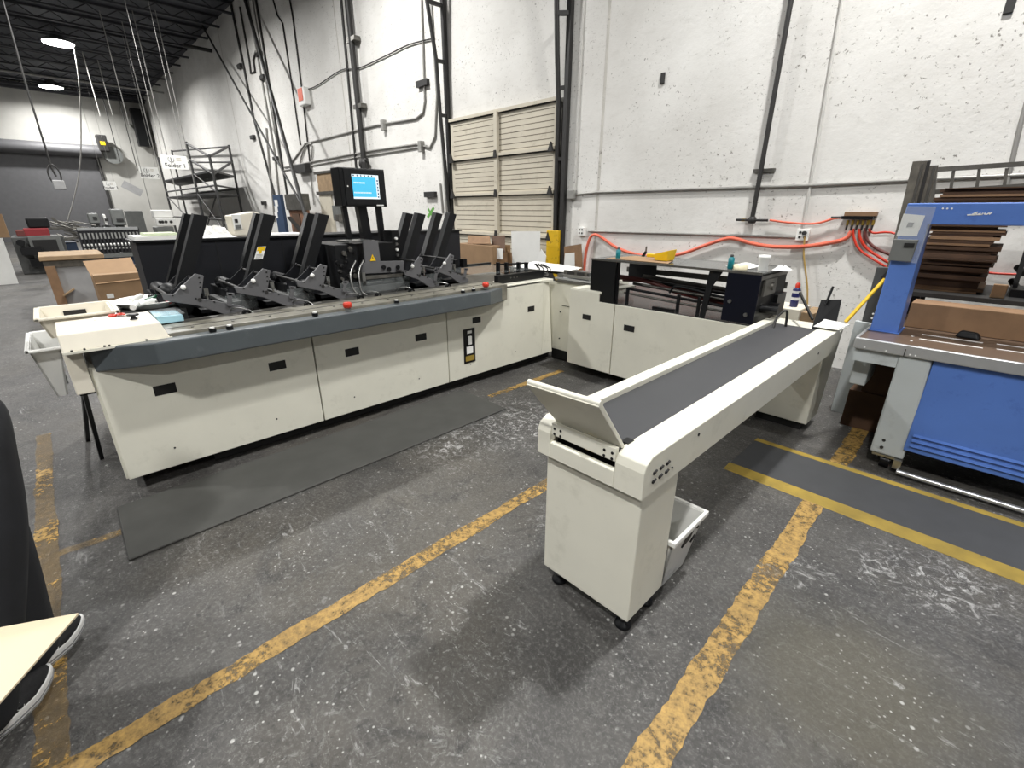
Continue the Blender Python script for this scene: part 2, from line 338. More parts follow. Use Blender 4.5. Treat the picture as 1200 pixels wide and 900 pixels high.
MB().box(-6.28, -6.2, WY-.12, WY-.06, .1, 3.09).build('center_stile', 'doorp', d1, .004)
hg = MB()
for z in zr[1:-1]:
    hg.prism([(-6.28, z-.05), (-6.26, z+.06), (-6.22, z+.06), (-6.2, z-.05)], 'y', WY-.14, WY-.12); hg.prism([(dx1-.1, z-.05), (dx1-.05, z+.08), (dx1, z-.05)], 'y', WY-.14, WY-.1); hg.prism([(dx0, z-.06), (dx0+.04, z+.1), (dx0+.12, z-.06)], 'y', WY-.14, WY-.1)
hg.build('hinge', 'pipe', d1)
# door track frames
def track(lbl, xin, xout, pin, pout, rungs, shade):
    t = root('door_track', lbl, 'door track', (xout, WY-.08, 0))
    MB().bar((xout, WY-.05, 0), (xout, WY-.05, 5.4), .07, .07).build('wall_angle', 'pipe', t)
    MB().tube([(xin[0], xin[1], 0.0), (xin[0], xin[1]+.0, 1.2), *pin], .035, 6).build('leaning_track', 'pipe', t)
    for (p, q) in rungs: MB().bar(p, q, .05, .05).build('rung', 'pipe', t)
    return t
# left track : wall angle in line with px 527, leaning track px 527,250 -> 497,0
x = -7.6
track('black door track leaning off the wall, left of the cream dock door', (x, 5.72), x+.02, [(x, 5.71, 1.53), (x, 5.60, 3.18), (x, 5.57, 4.0), (x, 5.36, 5.3)], None,
      [((x, 5.6, 3.18), (x+.02, 5.76, 3.18)), ((x, 5.57, 4.0), (x+.02, 5.76, 4.0)), ((x, 5.45, 4.8), (x+.02, 5.76, 4.8))], 0)
x = -4.93
track('black door track leaning off the wall, right of the cream dock door', (x, 5.74), -4.8, [(x, 5.73, 1.6), (x, 5.72, 3.0), (x, 5.66, 3.6), (x, 5.55, 5.0)], None,
      [((x, 5.73, 2.3), (-4.8, 5.75, 2.3)), ((x, 5.7, 3.2), (-4.8, 5.75, 3.2)), ((x, 5.62, 4.05), (-4.8, 5.75, 4.05))], 0)
MB().box(-4.97, -4.8, WY-.02, WY-.001, 0, 3.1).build('trim_4', 'dsteel'); struct(bpy.data.objects['trim_4'], 'dark steel jamb of the dock door')
# far roll-up door
d2 = MB().box(XF, XF+.06, -9, 3.0, 0, 4.4).build('door_2', 'rollup'); struct(d2, 'wide dark grey roll-up door in the far wall')
MB().cyl((XF+.35, -9, 4.5), (XF+.35, 3.25, 4.5), .3, n=20).build('roll_housing', 'rollup', d2)
MB().box(XF, XF+.14, 3.0, 3.14, 0, 4.4).build('side_guide', 'pipe', d2)
# small personnel door with a window over it
a = W(378, 232); b = W(396, 300)
d3 = MB().box(W(376, 232).x, W(397, 290).x, WY-.04, WY-.001, 0, 2.0).build('door_3', 'doorp'); struct(d3, 'narrow cream personnel door behind the machine')
w1 = MB().box(W(373, 205).x, W(394, 205).x, WY-.05, WY-.001, 2.05, 2.5).build('window_1', 'wood'); struct(w1, 'small beige transom window over the narrow door')  # opaque pane in one plain beige, it does not glow
MB().box(W(371, 205).x, W(396, 205).x, WY-.08, WY-.001, 1.98, 2.06).build('window_sill', 'dsteel', w1); MB().box(W(371, 205).x, W(396, 205).x, WY-.08, WY-.001, 2.5, 2.56).build('window_head', 'dsteel', w1)
# painted floor lines
def line(n, pts, w, lbl):
    m = MB(); p = V(pts[0]); q = V(pts[1]); L_ = (q-p).length; d = (q-p).normalized(); nn = V((-d.y, d.x, 0)); k = max(4, int(L_/.018)); rn = random.Random(n); e1 = e2 = 0; lo = []; hi = []
    for i in range(k+1):
        e1 = e1*.75+rn.uniform(-1, 1)*.0042; e2 = e2*.75+rn.uniform(-1, 1)*.0042; c_ = p+d*(L_*i/k)+V((0, 0, .0008+.0006*(n-4))); lo.append(c_-nn*(w/2+e1)); hi.append(c_+nn*(w/2+e2))
    m.add(lo+hi, [(i, i+1, i+k+2, i+k+1) for i in range(k)])
    struct(m.build('trim_%d' % n, 'line2' if n in (8, 9) else 'line'), lbl)
line(5, [(-1.57, -.42, .0005), (-1.62, 3.4, .0005)], .085, 'worn yellow floor line running past the conveyor')
line(6, [(-.35, .6, .0005), (-.4, 4.3, .0005)], .105, 'worn yellow floor line to the right of the conveyor')
line(7, [(-2.92, 2.55, .0005), (-2.92, 3.58, .0005)], .07, 'short yellow floor line between mat and corner cabinet')
line(8, [(-4.7, -.385, .0005), (-1.5, -.385, .0005)], .085, 'worn yellow floor line crossing at the left')
line(9, [(-2.87, -.34, .0005), (-2.86, -.1, .0005)], .06, 'short yellow floor line left of the grey mat')
# ================================================================== LAMPS
def lamp(x, y, lbl, z=7.0, power=400):
    t = root('high_bay_lamp', lbl, 'ceiling lamp', (x, y, z), 'high bay lamps under the dark ceiling')
    MB().lathe([(.06, .32), (.16, .3), (.2, .12), (.44, .04), (.46, 0), (.43, -.01)], (x, y, z), 28).build('housing', 'mgrey', t)
    MB().lathe([(.425, 0), (.425, -.03), (.25, -.045), (.01, -.05)], (x, y, z-.012), 28).build('lens', 'lens', t)
    MB().cyl((x, y, z+.3), (x, y, CEIL-.02), .012).build('hanger', 'pipe', t)
    ld = bpy.data.lights.new('high_bay_light', 'AREA'); ld.shape = 'DISK'; ld.size = .38; ld.energy = power; ld.color = (1, .99, .97); ld.spread = math.radians(165)
    lo = bpy.data.objects.new('high_bay_light', ld); C.objects.link(lo); lo.location = (0, 0, -.09); lo.parent = t
LAMPS = [(-24.6, 1.98, 'bright round ceiling lamp, the nearer of the two in view'), (-33.2, 1.94, 'bright round ceiling lamp close to the far wall')]
LP = 900
for x, y, l in LAMPS: lamp(x, y, l, power=LP*1.2)
for x, y, pw in ((-.3, 4.0, .8), (-8.6, 2.6, 1.0), (-16.5, 2.0, 1.1), (.6, -2.8, .95), (6.5, -1.5, .7), (-7.0, -5.2, 1.0), (-16, -5.0, 1.0), (-24.6, -5.0, 1.0)):
    lamp(x, y, 'round ceiling lamp out of view overhead', power=LP*pw)
wd = bpy.data.worlds.new('world'); bpy.context.scene.world = wd; wd.use_nodes = True
wd.node_tree.nodes['Background'].inputs[0].default_value = (.9, .93, 1, 1); wd.node_tree.nodes['Background'].inputs[1].default_value = .1
# ================================================================== INSERTING MACHINE (long run)
im = root('inserting_machine', 'long cream and black mail inserting machine with a grey bumper rail and touch screen', 'machine', (-3.9, 1.9, 0))
FX = -3.25
MB().box(-4.75, FX-.03, .02, 3.6, .1, .86).build('cabinet_body', 'dark', im)
MB().box(-4.6, FX-.09, .45, 3.84, .012, .12).build('plinth', 'dark', im)
def panel(y0, y1, z0, z1, hy, hz, hw=.11, hh=.06, extra=None):
    p = MB().prism(extra or [(y0, z0), (y1, z0), (y1, z1), (y0, z1)], 'x', FX-.025, FX).build('front_panel', 'cream', im, .003)
    for a in hy:
        MB().box(FX-.02, FX+.0015, a-hw/2, a+hw/2, hz-hh/2, hz+hh/2).build('recessed_handle', 'dark', p)
    for k in (0, 1):
        MB().cyl((FX-.01, y0+.25+k*.6, z0+.12), (FX+.0015, y0+.25+k*.6, z0+.12), .006, n=8).build('panel_screw', 'pipe', p)
    return p
panel(0.0, 1.172, .1, .8, (.285, .92), .6)
panel(1.182, 2.352, .1, .8, (1.46, 2.08), .585)
p3 = panel(2.362, 3.62, .1, .8, (2.70, 3.44), .635, .1, .055, extra=[(2.362, .1), (3.62, .1), (3.62, .905), (3.05, .905), (3.05, .8), (2.362, .8)])
bk = MB().box(FX-.01, FX+.006, 2.535, 2.67, .24, .57).build('breaker_panel', 'black', p3, .002)
m = MB().box(FX+.005, FX+.009, 2.565, 2.64, .33, .40).build('breaker_label', 'paper', p3)
MB().box(FX+.005, FX+.022, 2.585, 2.62, .42, .5).build('breaker_switch', 'white', p3, .003)
MB().box(FX+.005, FX+.0085, 2.55, 2.655, .26, .31).build('yellow_notice', 'mats', p3)
MB().box(FX+.005, FX+.009, 2.58, 2.63, .525, .55).build('rating_plate', 'white', p3)
# chamfered corner panel
MB().hexa([(FX-.2, 3.62, .1), (FX, 3.62, .1), (FX-.005, 3.8, .1), (FX-.2, 3.835, .1)], [(FX-.2, 3.62, .905), (FX, 3.62, .905), (FX-.03, 3.74, .905), (FX-.2, 3.8, .905)]).build('corner_panel', 'cream', im, .003)
MB().box(-3.55, FX, 3.05, 3.78, .885, .912).build('corner_cap', 'cream', im, .004)
MB().box(-4.7, FX-.02, -.012, .02, .1, .8).build('end_panel', 'cream', im, .003)
for y in (.5, 1.7):
    f = MB().cyl((-3.42, y, .035), (-3.42, y, .12), .018, n=10).build('levelling_foot', 'steel', im); MB().cyl((-3.42, y, .001), (-3.42, y, .035), .045, n=14).build('foot_pad', 'white', f)
# grey bumper rail (chamfered in plan)
poly = [(-3.27, .012), (FX, .012), (-3.06, .28), (-3.06, 2.71), (FX+.01, 3.06), (-3.27, 3.06)]
zl = [.77, .77, .80, .80, .77, .77]; zh = [.915, .905, .925, .925, .905, .915]
MB().add([(x, y, z) for (x, y), z in zip(poly, zl)]+[(x, y, z) for (x, y), z in zip(poly, zh)], [(5, 4, 3, 2, 1, 0), (6, 7, 8, 11), (8, 9, 10, 11)]+[(i, (i+1) % 6, (i+1) % 6+6, i+6) for i in range(6)]).build('bumper_rail', 'rail', im, .012, 3)
MB().box(-3.47, -3.2, .36, 3.05, .79, .935).build('rail_strip', 'strip', im, .003)
MB().box(-3.345, -3.335, .36, 3.05, .93, .9365).build('rail_seam', 'dark', im)
for k in range(12): MB().cyl((-3.28, .5+k*.22, .935), (-3.28, .5+k*.22, .941), .008, n=8).build('strip_screw', 'steel', im)
# deck
MB().box(-4.8, -3.47, .02, 3.05, .86, .9).build('deck_plate', 'deck', im)
MB().box(-3.62, -3.5, .4, 3.05, .9, .925).build('gripper_track', 'dsteel', im)
# knobs + e-stops
for x, y in ((-3.12, .57), (-3.12, .66), (-3.13, 1.18), (-3.15, 1.82), (-3.16, 2.48), (-3.16, 2.6)):
    k = MB().cyl((x, y, .925), (x, y, .945), .02, n=14).build('knob', 'black', im); MB().cyl((x, y, .945), (x, y, .952), .013, n=12).build('knob_cap', 'white', k)
for x, y in ((-3.14, 1.42), (-3.18, 2.76)):
    k = MB().cyl((x, y, .925), (x, y, .95), .02, n=14).build('emergency_stop', 'mgrey', im)
    MB().lathe([(.024, .025), (.03, .032), (.031, .052), (.024, .064), (.005, .066)], (x, y, .92), 16).build('stop_button', 'red', k)
# rear cabinet with tall black wall
rc = MB().box(-5.2, -4.8, .5, 3.75, .1, 1.35).build('rear_cabinet', 'blackc', im, .004)
MB().box(-5.22, -4.78, .48, 3.77, 1.35, 1.366).build('rear_top', 'blackm', rc)
sm_ = MB()
for y in (1.05, 1.6, 2.3, 3.0): sm_.box(-4.8, -4.797, y, y+.006, .9, 1.35)
sm_.build('wall_seam', 'dark', rc)
# feeder stations
def feeder(y, kind, gf, gb):
    bx = -3.62
    T = [(188.6, 343.3), (203.3, 344.3), (228.3, 319.8), (238.8, 322.3), (236.6, 340), (234.6, 349.4), (247, 350.6), (286.8, 358.9), (286.8, 369.3), (268, 369.3), (229.4, 356.8), (212.7, 354.7), (192.8, 351.5)]
    P = [onx(q[0], q[1], bx) for q in T]; P = [((v_.y-.66)*(1 if kind == 'n' else .82)+y, v_.z-.005) for v_ in P]
    fs = MB().prism(P, 'x', bx-.02, bx).build('feeder_station', 'brk', im, .003)
    fr = MB()
    for dx in (-.22, -.5): MB().prism([(a, z-.03) for a, z in P], 'x', bx+dx-.012, bx+dx).build('rear_side_plate', 'blackc', fs)
    # cross bars, rollers
    MB().cyl((bx-.52, y-.03, 1.04), (bx+.004, y-.03, 1.04), .012, n=12).build('drive_roller', 'pipe', fs)
    MB().cyl((bx-.52, y-.02, 1.16), (bx-.02, y-.02, 1.16), .009, n=10).build('cross_rod', 'pipe', fs)
    MB().cyl((bx-.5, y-.2, 1.09), (bx-.02, y-.2, 1.09), .01, n=10).build('cross_rod', 'pipe', fs)
    MB().ball((bx+.012, y-.105, 1.13), .016).build('white_knob', 'white', fs)
    dt = MB()
    for (a, z) in ((-.005, 1.18), (-.005, 1.15), (-.01, 1.12), (-.05, 1.05), (.05, 1.015), (.14, .975), (-.17, 1.085)): MB().cyl((bx, y+a, z), (bx+.003, y+a, z), .006, n=8).build('screw_hole', 'dark', fs)
    sl = MB().box(bx-.02, bx+.004, y+.005, y+.03, 1.06, 1.11); sl.box(bx+.004, bx+.012, y+.01, y+.02, 1.04, 1.08); sl.build('slot_clip', 'steel', fs)
    MB().bar((bx+.01, y+.13, .975), (bx+.01, y+.15, 1.06), .028, .01, up=(1, 0, 0)).build('pusher_arm', 'brk', fs, .002)
    MB().bar((bx+.01, y+.13, 1.06), (bx+.01, y+.175, 1.052), .018, .01, up=(1, 0, 0)).build('arm_tip', 'brk', fs)
    cl_ = MB(); cl_.box(bx-.4, bx-.1, y-.02, y+.16, .93, .955); cl_.box(bx-.45, bx-.05, y+.1, y+.2, .9, .94); cl_.build('gripper_jaw', 'blackm', fs)
    # roll of black motor
    mo = MB().cyl((bx-.66, y-.16, 1.06), (bx-.42, y-.16, 1.06), .045, n=18); mo.cyl((bx-.3, y-.1, 1.03), (bx-.1, y-.1, 1.03), .05, n=18); mo.build('feed_motor', 'blackm', fs)
    MB().box(bx-.75, bx-.3, y-.22, y+.05, .9, 1.04).build('feeder_base', 'blackm', fs, .004)
    # hopper guides: leaned L channels
    for X, yt in ((-3.9, gf), (-4.3, gb)):
        yb = yt-.225; w = .078; lo, hi = 1.06, 1.555
        g_ = MB()
        g_.hexa([(X-.008, yb, lo), (X, yb, lo), (X, yb+w, lo), (X-.008, yb+w, lo)], [(X-.008, yt, hi+.015), (X, yt, hi+.015), (X, yt+w, hi), (X-.008, yt+w, hi)])
        g_.hexa([(X-.07, yb-.006, lo), (X, yb-.006, lo), (X, yb, lo), (X-.07, yb, lo)], [(X-.07, yt-.006, hi+.02), (X, yt-.006, hi+.015), (X, yt, hi+.015), (X-.07, yt, hi+.02)])
        g_.build('hopper_guide', 'blackm' if X > -4 else 'black', fs)
    return fs
f1 = feeder(.66, 'n', .77, .79); f2 = feeder(1.075, 'n', 1.215, 1.28); f3 = feeder(1.49, 'n', 1.63, 1.70); f4 = feeder(2.38, 'small', 2.57, 2.69); f5 = feeder(2.73, 'small', 2.94, 3.06)
for k_, y in enumerate((.78, 1.2, 1.62, 1.78, 2.1, 2.5)):
    MB().tube(smooth_path([(-3.66, y, .91), (-3.6, y+.03, .96), (-3.56, y+.1, .95), (-3.53, y+.14, .91)]), .006, 6).build('deck_wire', 'steel', im)
    MB().cyl((-3.52, y+.08, .93), (-3.49, y+.08, .93), .026, n=16).build('drive_wheel', 'black', im)
    MB().cyl((-3.49, y+.08, .93), (-3.485, y+.08, .93), .01, n=10).build('wheel_hub', 'steel', im)
for y0_, y1_ in ((.8, 1.0), (1.22, 1.42), (1.64, 2.3), (2.48, 2.66)):
    MB().box(-3.72, -3.71, y0_, y1_, .93, 1.03).build('clear_guard', 'acryl', im); MB().box(-4.2, -3.75, y0_, y1_-.03, .9, .98).build('channel_block', 'dgrey', im, .004)
# warning sticker on second hopper guide
def guide_pt(y, t, s_, X=-3.9): # t along height, s_ across
    yt = 1.215; yb, lo, hi = yt-.225, 1.06, 1.555
    return V((X+.001, yb+(yt-yb)*t+.075*s_, lo+(hi-lo)*t))
def sticker(y, t0, t1, s0, s1, m, nm, off=0): MB().sheet([guide_pt(y, t0, s0)+V((off, 0, 0)), guide_pt(y, t0, s1)+V((off, 0, 0)), guide_pt(y, t1, s1)+V((off, 0, 0)), guide_pt(y, t1, s0)+V((off, 0, 0))], .0008).build(nm, m, f2)
sticker(1.04, .38, .56, .1, .9, 'paper', 'warning_sticker'); sticker(1.04, .5, .555, .14, .86, 'yellow', 'sticker_band', .001)
sticker(1.04, .46, .52, .38, .62, 'yellow', 'sticker_triangle', .0015)
for i in range(4): sticker(1.04, .395+i*.016, .4+i*.016, .2, .8, 'mgrey', 'sticker_text', .001)
# control console and touch screen
cs = MB().prism([(1.84, 1.09), (2.25, 1.07), (2.26, 1.17), (2.03, 1.18), (2.025, 1.35), (1.89, 1.36), (1.885, 1.18), (1.86, 1.17)], 'x', -3.74, -3.72).build('console_plate', 'brk', im, .003)
MB().sheet([(-3.717, 1.93, 1.19), (-3.717, 1.985, 1.19), (-3.717, 1.957, 1.245)], .001).build('warning_triangle', 'yellow', cs)
MB().prism([(1.955, 1.2), (1.963, 1.215), (1.957, 1.216), (1.962, 1.232), (1.95, 1.214), (1.957, 1.213)], 'x', -3.717, -3.7155).build('triangle_bolt', 'dark', cs)
MB().bar((-3.73, 1.87, 1.055), (-3.73, 2.3, 1.045), .02, .03).build('console_rail', 'dsteel', cs)
MB().box(-3.76, -3.71, 1.84, 1.87, 1.0, 1.1).build('rail_post', 'steel', cs)
for a, z in ((2.05, 1.13), (2.1, 1.11), (2.19, 1.12)): MB().cyl((-3.72, a, z), (-3.705, a, z), .018, n=14).build('console_knob', 'black', cs)
c2 = MB().box(-4.5, -3.95, 1.72, 2.3, .9, 1.32).build('drive_head', 'black', im, .006)
MB().box(-4.0, -3.76, 1.78, 2.02, 1.34, 1.356).build('head_cover', 'steel', c2)
MB().box(-3.95, -3.78, 1.66, 1.86, .95, 1.33).build('gear_box', 'blackm', c2, .005)
for k in range(26):
    a = 1.66+random.random()*.2; z = .98+random.random()*.32; r = .006+random.random()*.014; MB().cyl((-3.78, a, z), (-3.765+random.random()*.02, a, z), r, n=8).build('fitting', ('dsteel', 'pipe', 'black')[k % 3], c2)
for a, zz in ((1.7, 1.0), (1.77, .97)):
    MB().tube(smooth_path([(-3.72, a+.1, 1.2), (-3.66, a+.02, 1.12), (-3.62, a, zz), (-3.6, a+.04, .93)]), .009, 6).build('bent_guide_wire', 'steel', c2)
for k in range(4):
    MB().cyl((-3.95, 2.33, 1.2+k*.05), (-3.93, 2.33, 1.2+k*.05), .012, n=10).build('indicator_button', 'white' if k % 2 else 'steel', c2)
MB().box(-4.1, -3.95, 2.29, 2.37, 1.1, 1.42).build('button_column', 'black', c2, .004)
# posts
for y0, y1, w in ((1.99, 1.97, .045), (2.16, 2.13, .085), (2.32, 2.31, .05)):
    MB().bar((-4.18, y0, 1.3), (-4.18, y1, 1.66), w, w*.8, up=(1, 0, 0)).build('screen_post', 'black', im)
mn = MB().box(-4.26, -4.1, 1.925, 2.36, 1.625, 1.94).build('touch_screen', 'black', im, .006)
MB().box(-4.1, -4.094, 1.965, 2.355, 1.64, 1.93).build('screen_bezel', 'blackm', mn, .003)
MB().box(-4.094, -4.0925, 2.035, 2.29, 1.69, 1.888).build('display', 'screen', mn)
dd = MB().box(-4.0925, -4.092, 2.035, 2.29, 1.868, 1.888); dd.box(-4.0925, -4.092, 2.262, 2.29, 1.69, 1.868); dd.box(-4.0925, -4.092, 2.035, 2.262, 1.69, 1.705)
for i in range(9): dd.box(-4.0925, -4.092, 2.05+i*.012, 2.058+i*.012, 1.815, 1.826)
for i in range(14): dd.box(-4.0925, -4.092, 2.045+i*.012, 2.053+i*.012, 1.735, 1.745)
dd.build('display_toolbar', 'screenw', mn)
di = MB()
for i in range(6): di.box(-4.092, -4.0915, 2.045+i*.035, 2.058+i*.035, 1.872, 1.884)
for i in range(6): di.box(-4.092, -4.0915, 2.27, 2.283, 1.70+i*.027, 1.715+i*.027)
di.build('display_icons', 'screend', mn)
MB().box(-4.096, -4.09, 2.25, 2.32, 1.632, 1.642).build('screen_label', 'white', mn)
MB().cyl((-4.1, 1.99, 1.79), (-4.09, 1.99, 1.79), .006, n=10).build('power_light', 'white', mn)
# glass tray and black guard at the far end
MB().box(-4.2, -3.47, 3.05, 3.75, .86, .9).build('transfer_deck', 'dsteel', im)
gd = MB().box(-3.42, -3.36, 3.08, 3.74, .912, .995).build('black_guard', 'black', im, .003)
for i in range(3): MB().cyl((-3.36, 3.25+i*.045, .96), (-3.357, 3.25+i*.045, .96), .008, n=8).build('guard_hole', 'dsteel', gd)
MB().box(-4.15, -3.5, 2.95, 3.7, .995, 1.003).build('clear_tray', 'acryl', im)
MB().box(-4.2, -4.16, 2.95, 3.7, .99, 1.02).build('tray_bar', 'black', im)
for i, y in enumerate((3.3, 3.42, 3.6, 3.72)):
    MB().box(-3.62, -3.58, y-.012, y+.012, .9, 1.09-.01*i).build('guide_post', 'black', im)
MB().bar((-3.6, 3.25, 1.07), (-3.6, 3.75, 1.05), .015).build('guide_bar', 'black', im)
for i in range(3): MB().box(-4.17, -4.1, 3.0+i*.12, 3.05+i*.12, 1.0, 1.09).build('stop_block', 'black', im)
kn = MB()
for k in range(9):
    a = k*.7; kn.tube(smooth_path([(-3.4+.03*math.sin(a), 3.74+.03*math.cos(a), .93), (-3.38+.06*math.sin(a+1), 3.78+.04*math.cos(a), 1.0), (-3.45+.05*math.cos(a), 3.76+.03*math.sin(a), 1.05)]), .006, 5)
kn.build('linkage', 'black', im)
MB().cyl((-3.36, 3.78, .95), (-3.34, 3.78, .95), .022, n=14).build('linkage_wheel', 'steel', im)
# cream infeed end
cv = MB().hexa([(-3.64, -.085, .915), (-3.19, -.085, .915), (-3.19, .37, .915), (-3.64, .37, .915)], [(-3.64, -.085, 1.0), (-3.225, -.085, 1.0), (-3.225, .345, 1.0), (-3.64, .345, 1.0)]).build('infeed_cover', 'cream2', im, .006)
MB().box(-3.75, -3.252, -.09, -.014, .665, .905).build('infeed_side_box', 'cream2', im, .005)
MB().box(-3.74, -3.3, -.08, -.014, .645, .665).build('side_box_base', 'black', im)
MB().box(-3.6, -3.175, -.085, .38, .905, .917).build('cover_flange', 'cream', im)
for y in (-.05, .0, .08, .1, .26): MB().cyl((-3.182, y, .917), (-3.182, y, .925), .005, n=8).build('flange_screw', 'pipe', im)
k = MB().lathe([(.02, 0), (.012, .012), (.012, .02), (.03, .024), (.03, .03), (.005, .03)], (-3.42, .25, 1.0), 12).build('wing_knob', 'black', im)
for (p, q) in (((-3.5, -.1, 0), (-3.6, -.06, .66)), ((-3.92, -.12, 0), (-3.7, -.05, .66))): MB().bar(p if False else q, (q[0]-.0, q[1]-.0, .64), .03).build('stand_bracket', 'black', im)
for (p, q) in (((-3.93, -.1, .0), (-3.62, -.06, .66)), ((-4.34, -.15, .0), (-3.72, -.05, .66))): MB().bar(p, q, .022, .022).build('stand_leg', 'black', im)
MB().box(-4.25, -3.72, .225, .56, .9, .978).build('infeed_shelf', 'dgrey', im, .004)
# ================================================================== things lying on the rear cabinet
ZT = 1.366
def heap(name, lbl, cat, x0, x1, y0, y1, z, h, m, n=22, group=None, seed=1):
    rnd = random.Random(seed); mb = MB(); NX, NY = 16, 10; vs = []
    for i in range(NX+1):
        for j in range(NY+1):
            u, v = i/NX, j/NY; e = min(1, 4*min(u, 1-u))*min(1, 4*min(v, 1-v)); vs.append((x0+(x1-x0)*u, y0+(y1-y0)*v, z+.003+h*e*(.35+.65*rnd.random())))
    fs = [(i*(NY+1)+j, (i+1)*(NY+1)+j, (i+1)*(NY+1)+j+1, i*(NY+1)+j+1) for i in range(NX) for j in range(NY)]
    o = len(vs); vs2 = [(p[0], p[1], z+.001) for p in vs]; mb.add(vs+vs2, fs+[tuple(k+o for k in f[::-1]) for f in fs]+[(i*(NY+1), (i+1)*(NY+1), (i+1)*(NY+1)+o, i*(NY+1)+o) for i in range(NX)]+[(i*(NY+1)+NY, i*(NY+1)+NY+o, (i+1)*(NY+1)+NY+o, (i+1)*(NY+1)+NY) for i in range(NX)]+[(j, j+o, j+1+o, j+1) for j in range(NY)]+[(NX*(NY+1)+j, NX*(NY+1)+j+1, NX*(NY+1)+j+1+o, NX*(NY+1)+j+o) for j in range(NY)])
    return tag(mb.build(name, m), lbl, cat, group)
heap('cloth_heap', 'crumpled white cloth heaped on the black rear cabinet beside the white box', 'cloth', -5.17, -4.83, .95, 1.24, ZT, .1, 'white', seed=3)
tag(MB().box(-5.18, -4.82, .5, .82, ZT, ZT+.03).build('paper_stack', 'paper'), 'flat pile of white paper at the left end of the black rear cabinet', 'paper')
tag(MB().box(-5.12, -4.86, .58, .8, ZT+.032, ZT+.05).build('folder', mat('pale_green_card', (196, 206, 176), .7)), 'pale green folder lying on the white paper pile', 'folder')
tag(MB().box(-5.15, -4.83, 1.5, 1.86, ZT, ZT+.015).build('paper_sheet', 'paper'), 'thin white paper layer on the black rear cabinet behind the middle feeders', 'paper')
wb = root('printer', 'white plastic machine housing standing on the black rear cabinet', 'machine', (-5.08, 1.3, ZT))
MB().prism([(1.26, ZT), (1.5, ZT), (1.51, ZT+.2), (1.46, ZT+.215), (1.25, ZT+.18)], 'x', -5.17, -4.98).build('housing', 'cream2', wb, .012)
MB().box(-4.98, -4.968, 1.265, 1.335, ZT+.06, ZT+.19).build('side_panel', 'white', wb, .003); MB().box(-4.968, -4.962, 1.28, 1.305, ZT+.12, ZT+.15).build('port', 'pipe', wb); MB().box(-4.968, -4.962, 1.275, 1.325, ZT+.07, ZT+.1).build('port', 'mgrey', wb)
# ================================================================== things on the cream infeed end
tb = root('plastic_tote', 'open cream plastic tote behind the infeed cover, with a dark hand slot', 'tote', (-3.9, .0, .86))
# rim corners onz(51,368),(118,358),(74,408)
z0, z1 = .72, 1.02; x0, x1, y0, y1 = -4.55, -3.78, -.16, .17
def tray(mb, x0, x1, y0, y1, z0, z1, t, tp=.03):
    mb.hexa([(x0+tp, y0+tp, z0), (x1-tp, y0+tp, z0), (x1-tp, y1-tp, z0), (x0+tp, y1-tp, z0)], [(x0+tp, y0+tp, z0+t), (x1-tp, y0+tp, z0+t), (x1-tp, y1-tp, z0+t), (x0+tp, y1-tp, z0+t)])
    for (a, b_, c, d) in (((x0, y0), (x1, y0), (0, t), (1, -1)), ((x0, y1), (x1, y1), (0, -t), (1, 1)), ((x0, y0), (x0, y1), (t, 0), (0, 0)), ((x1, y0), (x1, y1), (-t, 0), (0, 0))):
        def inn(p): return (p[0]+(tp if p[0] == x0 else -tp), p[1]+(tp if p[1] == y0 else -tp))
        ia, ib = inn(a), inn(b_); mb.hexa([(ia[0], ia[1], z0), (ib[0], ib[1], z0), (ib[0]+c[0], ib[1]+c[1], z0), (ia[0]+c[0], ia[1]+c[1], z0)], [(a[0], a[1], z1), (b_[0], b_[1], z1), (b_[0]+c[0], b_[1]+c[1], z1), (a[0]+c[0], a[1]+c[1], z1)])
    return mb
tray(MB(), -4.1, -3.66, -.15, .19, .902, 1.02, .012).build('tote_body', 'cream2', tb)
r_ = MB(); r_.box(-4.12, -4.09, -.165, .215, 1.01, 1.026); r_.box(-3.67, -3.65, -.165, .215, 1.01, 1.026); r_.box(-4.12, -3.65, -.165, -.14, 1.01, 1.026); r_.box(-4.12, -3.65, .19, .215, 1.01, 1.026); r_.build('tote_rim', 'cream2', tb, .005)
MB().box(-4.086, -4.07, -.04, .07, .96, .99).build('hand_slot', 'dark', tb)
bn = root('waste_bin', 'white translucent plastic bin hanging left of the infeed end under the cream tote', 'bin', (-3.95, -.18, .45))
tray(MB(), -4.3, -3.74, -.235, -.095, .53, .84, .01, .045).build('bin_body', 'tub', bn)
r_ = MB(); r_.box(-4.32, -4.29, -.25, -.085, .83, .845); r_.box(-3.73, -3.7, -.25, -.085, .83, .845); r_.box(-4.32, -3.7, -.25, -.23, .83, .845); r_.box(-4.32, -3.7, -.1, -.085, .83, .845); r_.build('bin_rim', 'white', bn, .004)
MB().box(-3.79, -3.775, -.2, -.12, .6, .66).build('bin_label', 'mgrey', bn)
pt = root('parts_tray', 'white oval parts tray full of small tools and bottles behind the infeed cover', 'tray', (-4.0, .42, .98))
MB().lathe([(.17, 0), (.22, .04), (.23, .042), (.22, .045), (.16, .01), (.01, .008)], (-4.0, .42, .98), 24).build('tray_dish', 'white', pt)
tag(MB().ball((-3.95, .52, 1.07), .07, sc=(1.2, .8, .8)).build('dark_bag', 'blackm'), 'small dark cloth bag among the clutter beside the first feeder', 'bag')
s_ = root('scissors', 'orange handled scissors lying on the cream infeed cover', 'scissors', (-3.6, .2, 1.0))
for dy in (-.02, .02): MB().tube([(-3.6+.025*math.cos(k*.63), .19+dy+.016*math.sin(k*.63), 1.007) for k in range(11)], .006, 6).build('handle', 'red', s_)
MB().bar((-3.58, .19, 1.006), (-3.5, .28, 1.006), .012, .003).build('blades', 'steel', s_)
